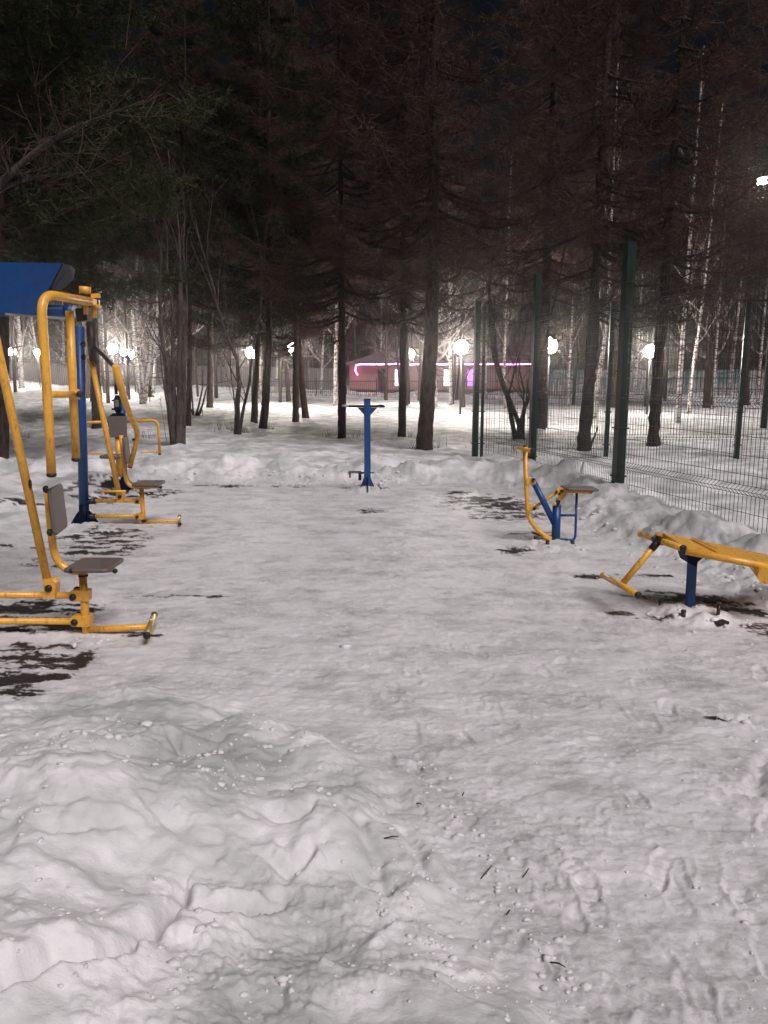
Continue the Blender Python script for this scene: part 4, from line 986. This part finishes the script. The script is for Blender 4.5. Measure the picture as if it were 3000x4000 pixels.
conifer(2280, 1772, 50, [(2288, 1640), (2306, 1450), (2318, 1250)], 'larch', 3, 'crooked knobby trunk inside the court, left of the tall corner post', 16, knob=.13)
conifer(2551, 1752, 48, [(2560, 1600), (2568, 1430), (2585, 1250)], 'larch', 0, 'knotty dark trunk inside the court beside a ball lamp', 17, knob=.11)
conifer(735, 1672, 22, [(738, 1540), (742, 1350)], 'larch', 3, 'thin straight trunk right behind the grey clump of stems', 15)
conifer(-150, 1700, 44, [(-150, 1400)], 'pine', 0, 'green conifer mostly beyond the left edge', 17, cs=1.3, lift=1.5)
conifer(3150, 1720, 44, [(3150, 1400)], 'larch', 1, 'brown conifer beyond the right edge of the court', 17, cs=1.1)
conifer(820, 1600, 26, [(822, 1400)], 'pine', 1, 'far conifer in the gap between the grey clump and the twin-stemmed tree', 17, cs=1.1, lift=2.2)
conifer(2760, 1600, 28, [(2770, 1400)], 'larch', 2, 'far conifer behind the court among pale birches', 18, cs=1.1)

for k, (px, py, wp, kd, vr, ht, lb) in enumerate(((1668, 1605, 26, 'larch', 1, 18, 'far conifer straight behind the thickest trunk'), (2096, 1600, 26, 'larch', 3, 19, 'far conifer straight behind the second court post'),
        (2395, 1600, 24, 'larch', 1, 19, 'far conifer behind the tall corner post of the court'), (1035, 1600, 22, 'larch', 2, 18, 'far conifer behind the pair of trunks left of centre'), (366, 1590, 26, 'pine', 1, 19, 'far conifer behind the second trainer'),
        (702, 1590, 26, 'pine', 0, 19, 'far conifer behind the grey clump of stems'), (1338, 1600, 20, 'larch', 3, 18, 'far conifer behind the slim trunk left of the blue post'), (2915, 1590, 26, 'larch', 0, 20, 'far conifer behind the right court post'),
        (1180, 1590, 20, 'larch', 2, 19, 'far conifer behind the leaning pair of trunks'), (1575, 1590, 20, 'larch', 0, 19, 'far conifer behind the slim trunk beside the pink strip'), (180, 1580, 26, 'pine', 1, 19, 'far conifer behind the tall yellow handles'))):
    conifer(px, py, wp, [(px, 1400)], kd, vr, lb, ht, cs=1.05, lift=3.0)
# ---- bare broadleaf and birch trees
def grow(m, tw, p, d, L, r, depth, rn, spread=.6, up=.25, maxd=3, twig=True):
    n = 5; P = [p]; rs = [r]; dd = d.normalized()
    for i in range(n):
        dd = (dd + rvec(rn)*.16 + Vector((0, 0, up*.25))).normalized(); P.append(P[-1]+dd*L/n); rs.append(r*(1-.62*(i+1)/n))
    m.tube(P, rs, 5 if depth > 0 else 7, cap=False)
    if depth >= maxd:
        if twig:
            for k in range(6):
                i = rn.randrange(1, n+1); v = (dd + rvec(rn)*.8).normalized()*L*rn.uniform(.3, .7); tw.blade(P[i], v, v.cross(rvec(rn)).normalized()*max(.004, rs[-1]*.5))
        return
    for k in range(rn.choice((3, 4, 4))):
        i = rn.randrange(1, n+1); v = (dd + rvec(rn)*spread + Vector((0, 0, up))).normalized()
        grow(m, tw, P[i], v, L*rn.uniform(.45, .72), rs[i]*.62, depth+1, rn, spread, up, maxd, twig)
BG = 'white-barked birches lit by the lamps'
def birch(px, py, wpx, path, seed, label, H=11, zb=1.8, nb=13, bl=2.0, barkm=None, brm=None, cat='tree', name='birch_tree', group=BG, maxd=2, taper=.085, wide=.55, low=None):
    g = ground_at(px, py); D = g.y; r = wpx*.5*D/FPX; rn = random.Random(seed)
    t = empty(name, (g.x, g.y, g.z), label, cat, group)
    pts = [Vector((g.x, g.y, g.z-.1))]
    for (x, y) in path: pts.append(W(x, y, D))
    lp, pr = pts[-1], pts[-2]; dr = ((lp-pr).normalized()+Vector((0, 0, 1))).normalized()
    if lp.z < H: pts.append(lp+dr*(H-lp.z))
    rs = [max(.018, r*(1-taper*max(0, p.z-g.z))) for p in pts]
    trunk_mesh(pts, rs, rn, .05, 9).build('trunk', barkm or BK_B, t)
    m = MB(); tw = MB()
    for k in range(nb):
        z = zb + (H*.92-zb)*((k+rn.random()*.8)/nb)**1.1
        for i in range(len(pts)-1):
            if pts[i].z <= z <= pts[i+1].z or i == len(pts)-2:
                f = (z-pts[i].z)/max(.01, pts[i+1].z-pts[i].z); p = pts[i].lerp(pts[i+1], min(1, max(0, f))); break
        a = rn.uniform(0, 6.28); v = Vector((math.cos(a)*wide, math.sin(a)*wide, rn.uniform(.35, .8)))
        rr = max(.026, r*(1-taper*(z-g.z)))*rn.uniform(.35, .55)
        grow(m, tw, p, v, bl*(1-.5*(z-zb)/(H-zb))*rn.uniform(.7, 1.2), rr, 1, rn, .55, .25, maxd+0)
    m.build('branches', brm or BK_T, t); o = tw.build('crown', TW_W, t); o['kind'] = 'stuff'
    return t
birch(1310, 1592, 17, [(1310, 1450), (1313, 1300), (1316, 1100)], 1, 'white birch left of the blue post, lit branches spreading from its top', 12, 3.2, 16, 2.4)
birch(545, 1545, 22, [(535, 1440), (527, 1350)], 2, 'forked white birch glowing beside the three lamps', 9, 2.6, 12, 3.2, wide=.8)
birch(86, 1522, 22, [(80, 1400), (72, 1250), (70, 1100)], 3, 'upright white birch right of the leftmost lamp', 11, 3, 10, 2)
birch(70, 1500, 16, [(50, 1400), (36, 1280), (42, 1150)], 4, 'leaning white birch touching the leftmost lamp', 11, 3, 8, 2)
birch(156, 1505, 15, [(142, 1380), (124, 1250), (118, 1120)], 5, 'thin white birch leaning left beside the tall yellow handles', 11, 3.2, 8, 2)
birch(838, 1525, 11, [(836, 1400), (832, 1200), (830, 1020)], 6, 'very thin straight birch against the plain grey fence', 14, 3.6, 9, 1.5)
birch(1700, 1600, 24, [(1695, 1450), (1690, 1330), (1680, 1150)], 7, 'birch hidden behind the thickest trunk, broad lit branches round the lamp', 13, 2.3, 22, 3.6, wide=.85)
birch(1975, 1600, 15, [(1970, 1450), (1974, 1300), (1980, 1150)], 8, 'white birch between the first two court fence posts', 13, 2.6, 14, 2.2)
birch(2322, 1640, 20, [(2335, 1500), (2362, 1330), (2378, 1150), (2385, 950)], 9, 'leaning birch behind the crooked trunk in the court', 14, 3.0, 10, 2)
birch(2648, 1665, 22, [(2655, 1500), (2668, 1300), (2680, 1150)], 10, 'two-tone birch right of the knotty trunk with forked foot', 13, 3, 12, 2)
birch(2690, 1620, 17, [(2705, 1450), (2735, 1250), (2760, 1050)], 11, 'slender birch leaning right, middle one behind the court', 14, 3, 12, 2)
birch(2845, 1560, 18, [(2862, 1400), (2880, 1250), (2920, 850)], 12, 'smooth pale birch stem nearest the right court post', 15, 5, 7, 1.6)
birch(458*1.0, 1505, 12, [(456, 1400), (452, 1250)], 13, 'distant birch behind the three lamps', 12, 3.5, 10, 2)
birch(1080, 1540, 10, [(1082, 1400), (1086, 1200)], 14, 'distant thin birch between the glare and the tall-poled lamp', 13, 3.2, 10, 1.8)
birch(2450, 1580, 12, [(2452, 1400), (2460, 1200)], 15, 'distant birch behind the tall corner post of the court', 13, 3.2, 10, 2)
birch(1490, 1535, 9, [(1488, 1400), (1490, 1250)], 16, 'bare tree overhanging the snowy house roof', 10, 3, 12, 2.4)
birch(640, 1530, 12, [(642, 1400), (646, 1200)], 17, 'distant birch just left of the grey stem clump', 13, 3.0, 10, 2)
birch(250, 1500, 12, [(248, 1400), (246, 1200)], 18, 'distant birch above the blue canopy', 13, 3.0, 12, 2.2)
for k, (px, py, wp, p1, lb) in enumerate(((1255, 1545, 12, (1262, 1350), 'slender birch left of the pink strip beside the blue post'), (1762, 1585, 14, (1758, 1380), 'birch whose limbs glow right under the brightest lamp'),
        (2220, 1590, 13, (2228, 1380), 'birch between the second and the tall court posts'), (2790, 1600, 14, (2800, 1350), 'slim birch in the middle of the right-hand birch row'), (385*1+30, 1535, 15, (408, 1350), 'birch directly behind the leftmost of the three glaring lamps'),
        (600, 1545, 13, (612, 1330), 'birch with upswept limbs between the three lamps and the grey clump'), (1010, 1565, 12, (1018, 1380), 'birch just behind the left-centre glare'), (1900, 1560, 12, (1896, 1380), 'birch left of the first court fence post'),
        (2480, 1590, 12, (2492, 1350), 'birch seen just left of the rightmost ball lamp'), (2960, 1590, 13, (2975, 1350), 'birch at the far right edge beyond the court'))):
    birch(px, py, wp, [(int(px*.6+p1[0]*.4), 1450), p1], 40+k, lb, 12, 2.4, 18, 2.6, wide=.8)
# grey clump of stems
def stems(name, label, px, py, specs, mat, cat='tree', seed=1, H=9, tw_n=8, bl=1.3, group=None):
    g = ground_at(px, py); t = empty(name, tuple(g), label, cat, group); rn = random.Random(seed)
    m2 = MB(); tw = MB()
    for (path, wpx) in specs:
        pts = [W(x, y, g.y + rn.uniform(-.12, .12)) for (x, y) in path]; pts[0].z = gz(pts[0].x, pts[0].y)-.08
        r = wpx*.5*g.y/FPX; rs = [r*(1-.45*i/(len(pts)-1)) for i in range(len(pts))]
        trunk_mesh(pts, rs, rn, .06, 9).build('stem', mat, t)
        dr = (pts[-1]-pts[-2]).normalized(); grow(m2, tw, pts[-1], dr, min(3.5, H*.35), rs[-1], 1, rn, .5, .35, 2)
        for k in range(tw_n):
            i = rn.randrange(1, len(pts)); f = rn.random(); p = pts[i-1].lerp(pts[i], f)
            if p.z < g.z+.9: continue
            grow(m2, tw, p, (dr+rvec(rn)*.9+Vector((0, 0, .3))), bl*rn.uniform(.5, 1.1), rs[i]*.4, 2, rn, .5, .3, 2)
    m2.build('branches', mat, t); o = tw.build('crown', TW_W, t); o['kind'] = 'stuff'; return t
stems('multi_stem_tree', 'clump of thick grey stems rising from one foot, left of the ice', 695, 1762,
      [([(700, 1762), (703, 1600), (702, 1400), (705, 1150)], 30), ([(682, 1760), (668, 1600), (645, 1420), (625, 1250)], 24), ([(714, 1758), (720, 1600), (718, 1400), (730, 1200)], 20), ([(690, 1764), (684, 1620), (674, 1450), (676, 1250)], 22), ([(672, 1750), (655, 1600), (632, 1450)], 10)], BK_G, seed=21, H=5)
stems('multi_stem_tree', 'thin twin-stemmed tree standing in front of the left-centre glare', 927, 1706,
      [([(924, 1706), (928, 1560), (934, 1500), (925, 1400), (880, 1300)], 22), ([(932, 1706), (950, 1600), (975, 1490), (985, 1380)], 15), ([(928, 1700), (915, 1560), (900, 1440)], 7)], BK_G, seed=22, bl=1.6)
stems('forked_tree', 'low forked dark tree just inside the court fence corner', 2036, 1726,
      [([(2034, 1727), (2032, 1660), (2018, 1630)], 34), ([(2018, 1640), (1985, 1560), (1962, 1500), (1930, 1400), (1915, 1280)], 20), ([(2024, 1650), (2050, 1590), (2075, 1530), (2095, 1440)], 20), ([(2050, 1590), (2046, 1520), (2030, 1450), (2026, 1330)], 9)], BK_P, seed=23, bl=1.5)
stems('bare_shrub', 'dark bare shrub with splayed stems right of the grey clump', 772, 1634,
      [([(765, 1634), (775, 1590), (788, 1530)], 10), ([(770, 1636), (792, 1580), (806, 1520)], 9), ([(755, 1630), (752, 1570), (748, 1510)], 8), ([(760, 1634), (742, 1590), (735, 1540)], 7), ([(775, 1632), (790, 1600), (795, 1640)], 4)], BK_P, 'shrub', seed=24, tw_n=5, bl=.8, H=3)
stems('bare_shrub', 'small snag and side shoots beside the crooked trunk in the court', 2312, 1765,
      [([(2304, 1768), (2312, 1730), (2324, 1700)], 12), ([(2300, 1768), (2302, 1720), (2296, 1690)], 8)], BK_P, 'shrub', seed=25, tw_n=3, bl=.3, H=.6)
stems('bare_shrub', 'sparse tall stalks beside the yellow press arm', 640, 1745,
      [([(655, 1748), (645, 1690), (632, 1600)], 2.2), ([(662, 1740), (668, 1680), (660, 1600)], 2)], GRASS, 'shrub', seed=26, tw_n=2, bl=.4, H=.6)
# fork of thick lit limbs on the birch by the three lamps
stems('forked_birch_limb', 'second forked birch stem with upswept white limbs near the three lamps', 552, 1590,
      [([(552, 1592), (556, 1500), (562, 1430), (600, 1395), (640, 1370)], 17), ([(560, 1450), (540, 1340), (532, 1220), (534, 1080)], 14), ([(562, 1440), (588, 1370), (580, 1280), (575, 1180)], 8), ([(540, 1350), (500, 1300), (440, 1220), (410, 1150)], 7), ([(545, 1330), (600, 1260), (640, 1180)], 7)], BK_B, seed=27, bl=1.6, group=BG)

# foreground branch of the left pine: pale bare bough
t = empty('leaning_bough_tree', (-4.9, 8.6, gz(-4.9, 8.6)), 'pale bare bough reaching up across the dark crown at the upper left', 'tree')
rn = random.Random(31); m = MB(); tw = MB()
P = fillet(WP([(-260, 900, 8.6), (-40, 760, 8.6), (15, 700, 8.6), (140, 590, 8.6), (260, 510, 8.5), (420, 450, 8.4), (560, 395, 8.3)]), .2, 3)
m.tube(P, [.055-.045*i/(len(P)-1) for i in range(len(P))], 8); 
P2 = fillet(WP([(-60, 770, 8.6), (60, 705, 8.7), (180, 685, 8.8), (340, 672, 8.9)]), .15, 3); m.tube(P2, [.04-.034*i/(len(P2)-1) for i in range(len(P2))], 7); m.build('bough', bark('pale_bough_bark', (.03, .025, .022), (.075, .062, .055)), t)
m = MB(); m.tube([(-4.9, 8.6, gz(-4.9, 8.6)-.1), (-4.85, 8.6, 3.0), W(-260, 900, 8.6)], [.16, .12, .07], 10); m.build('trunk', BK_P, t)
m = MB()
for Q, n in ((P, 30), (P2, 16)):
    for k in range(n):
        i = rn.randrange(len(Q)//3, len(Q)); grow(m, tw, Q[i], rvec(rn)+Vector((.6, 0, .1)), rn.uniform(.3, .8), .008, 2, rn, .6, .1, 2)
m.build('branches', BK_P, t); o = tw.build('crown', TW_R, t); o['kind'] = 'stuff'

# sapling
def sapling():
    g = ground_at(586, 1577); D = g.y
    t = empty('spruce_sapling', tuple(g), 'tiny dark spruce sapling alone in the snow behind the trainers', 'tree')
    H = 60*D/FPX; m = MB(); m.tube([(g.x, g.y, g.z-.05), (g.x+.03, g.y, g.z+H)], [.03, .008], 6); m.build('trunk', BK_P, t)
    m = MB(); rn = random.Random(2)
    for k in range(70):
        u = rn.random(); z = g.z+.22*H+u*.8*H; a = rn.uniform(0, 6.28); L = (.42*H*(1-u)**.7)*rn.uniform(.4, 1)*(.5+.5*math.sin(u*19))+.05
        d = Vector((math.cos(a), math.sin(a), .15)); m.tube([Vector((g.x, g.y, z)), Vector((g.x, g.y, z))+d*L], [.01, .004], 3, cap=False)
        for e in range(14):
            p = Vector((g.x, g.y, z))+d*L*rn.uniform(.2, 1); v = (d+rvec(rn)).normalized()*.11; m.blade(p, v, v.cross(rvec(rn)).normalized()*.014)
    m.build('crown', TW_G, t)
sapling()

# far wood, one dark mass beyond the fences
def wood(seed, n, x0, x1, y0, y1, H0, H1, label, bl):
    rn = random.Random(seed); m = MB()
    for k in range(n):
        x = rn.uniform(x0, x1); y = rn.uniform(y0, y1); H = rn.uniform(H0, H1); lean = rn.uniform(-.06, .06)
        b0 = Vector((x, y, 0)); tp = Vector((x+lean*H, y, H)); m.tube([b0, b0.lerp(tp, .5)+Vector((rn.uniform(-.2, .2), 0, 0)), tp], [rn.uniform(.08, .17), .08, .03], 4, cap=False)
        for j in range(bl):
            u = rn.uniform(.1, 1); p = b0.lerp(tp, u); L = rn.uniform(1., 3.2)*(1.15-u*.75); a = rn.uniform(0, 6.28)
            v = Vector((math.cos(a), math.sin(a), rn.uniform(-.1, .9))).normalized()*L; m.blade(p, v, v.cross(Vector((0, 1, .2))).normalized()*.03)
            for e in range(5):
                pp = p+v*rn.uniform(.3, 1); vv = (v.normalized()+rvec(rn)*.8).normalized()*rn.uniform(.4, 1.1); m.blade(pp, vv, vv.cross(Vector((0, 1, .2))).normalized()*.014)
    o = m.build('distant_wood', TW_F); tag(o, label, None, None, 'stuff')
wood(1, 330, -75, 75, 84, 112, 9, 20, 'bare dark wood beyond the fences', 34)
wood(2, 46, -34, 34, 40, 56, 9, 15, 'thin young trees behind the lamps', 26)
# dry brush along the far fences
def brush():
    rn = random.Random(3); m = MB()
    for k in range(9000):
        x = rn.uniform(-60, 50); y = rn.uniform(57, 61.5) if x > -12 else rn.uniform(74, 79)
        z = gz(x, y) if k % 6 == 0 else None
        if z is None: z = zl
        zl = z; v = Vector((rn.uniform(-.4, .4), rn.uniform(-.4, .4), 1)).normalized()*rn.uniform(.15, .6)*(1.0 if x > 12 else .7)
        m.blade(Vector((x, y, z-.05)), v, Vector((.012, 0, 0)))
    o = m.build('dry_brush', GRASS); tag(o, 'dry brush and weeds along the foot of the far fences', None, None, 'stuff')
brush()
# weeds at trunk feet + stalks on the snow
def weeds():
    rn = random.Random(8); m = MB()
    for (px, py) in ((1700, 1765), (1600, 1722), (1375, 1722), (1055, 1685), (905, 1700), (1630, 1772), (70, 1705), (90, 1740), (2250, 1770), (2580, 1750), (1290, 1715), (1470, 1620), (205, 1640), (560, 1720), (960, 1700), (860, 1700)):
        g = ground_at(px, py)
        for k in range(16):
            x, y = g.x+rn.gauss(0, .12), g.y+rn.gauss(0, .12); v = Vector((rn.uniform(-.6, .6), rn.uniform(-.4, .4), 1)).normalized()*rn.uniform(.06, .3); m.blade(Vector((x, y, gz(x, y)-.01)), v, Vector((.005, 0, 0)))
    for k in range(60):
        x, y = rn.uniform(-1.0, 6), rn.uniform(13.5, 26); v = Vector((rn.uniform(-.5, .5), rn.uniform(-.3, .3), 1)).normalized()*rn.uniform(.04, .12); m.blade(Vector((x, y, gz(x, y)-.01)), v, Vector((.004, 0, 0)))
    o = m.build('dry_weeds', GRASS); tag(o, 'dry weed stalks poking through the snow', None, None, 'stuff')
weeds()
def twig(px0, py0, px1, py1, label, z=.0, lift=.02):
    a = Vector((*GP(px0, py0, z), 0)); b = Vector((*GP(px1, py1, z+lift), 0)); zs = terrain(np.array([a.x, b.x]), np.array([a.y, b.y])); a.z = zs[0]+.002; b.z = zs[1]+lift
    mid = a.lerp(b, .5)+Vector((.003, .002, .003)); m = MB(); m.tube([a, mid, b], [.0022, .0024, .0014], 6); o = m.build('fallen_twig', M('twig_bark_%d' % px0, (.05, .035, .03), .9), None, origin=a); tag(o, label, 'twig', 'fallen twigs on the trodden snow')
twig(1878, 3432, 1922, 3382, 'slanting twig, left one of the two beside the edge of the snow mound')
twig(2042, 3424, 2066, 3392, 'short twig, right one of the two beside the edge of the snow mound')
twig(2150, 3758, 2208, 3786, 'twig lying flat near the bottom of the picture')
twig(1978, 3572, 1992, 3556, 'tiny twig below the two slanting ones')
twig(1806, 3110, 1812, 3090, 'tiny upright twig stub highest up the trodden snow')
twig(1500, 3248, 1558, 3226, 'twig caught in the broken snow at the rim of the mound', .1)
twig(1628, 3134, 1646, 3140, 'small dark twig flat on the ice right of the mound')

# ================================================================== HAZE ADDED FOR GLOW ROUND THE LAMPS
def haze():
    m = MB(); m.box((0, 0, 12.), 330, 330, 27.); mt = bpy.data.materials.new('haze'); mt.use_nodes = True
    N = mt.node_tree.nodes; L = mt.node_tree.links; N.remove(N['Principled BSDF']); v = N.new('ShaderNodeVolumePrincipled')
    v.inputs['Color'].default_value = (.9, .86, .85, 1); v.inputs['Density'].default_value = HAZE; v.inputs['Anisotropy'].default_value = .94; L.new(v.outputs[0], N['Material Output'].inputs['Volume'])
    o = m.build('haze', mt); tag(o, 'thin haze added to give the lens glow round the lamps', None, None, 'stuff')
haze()
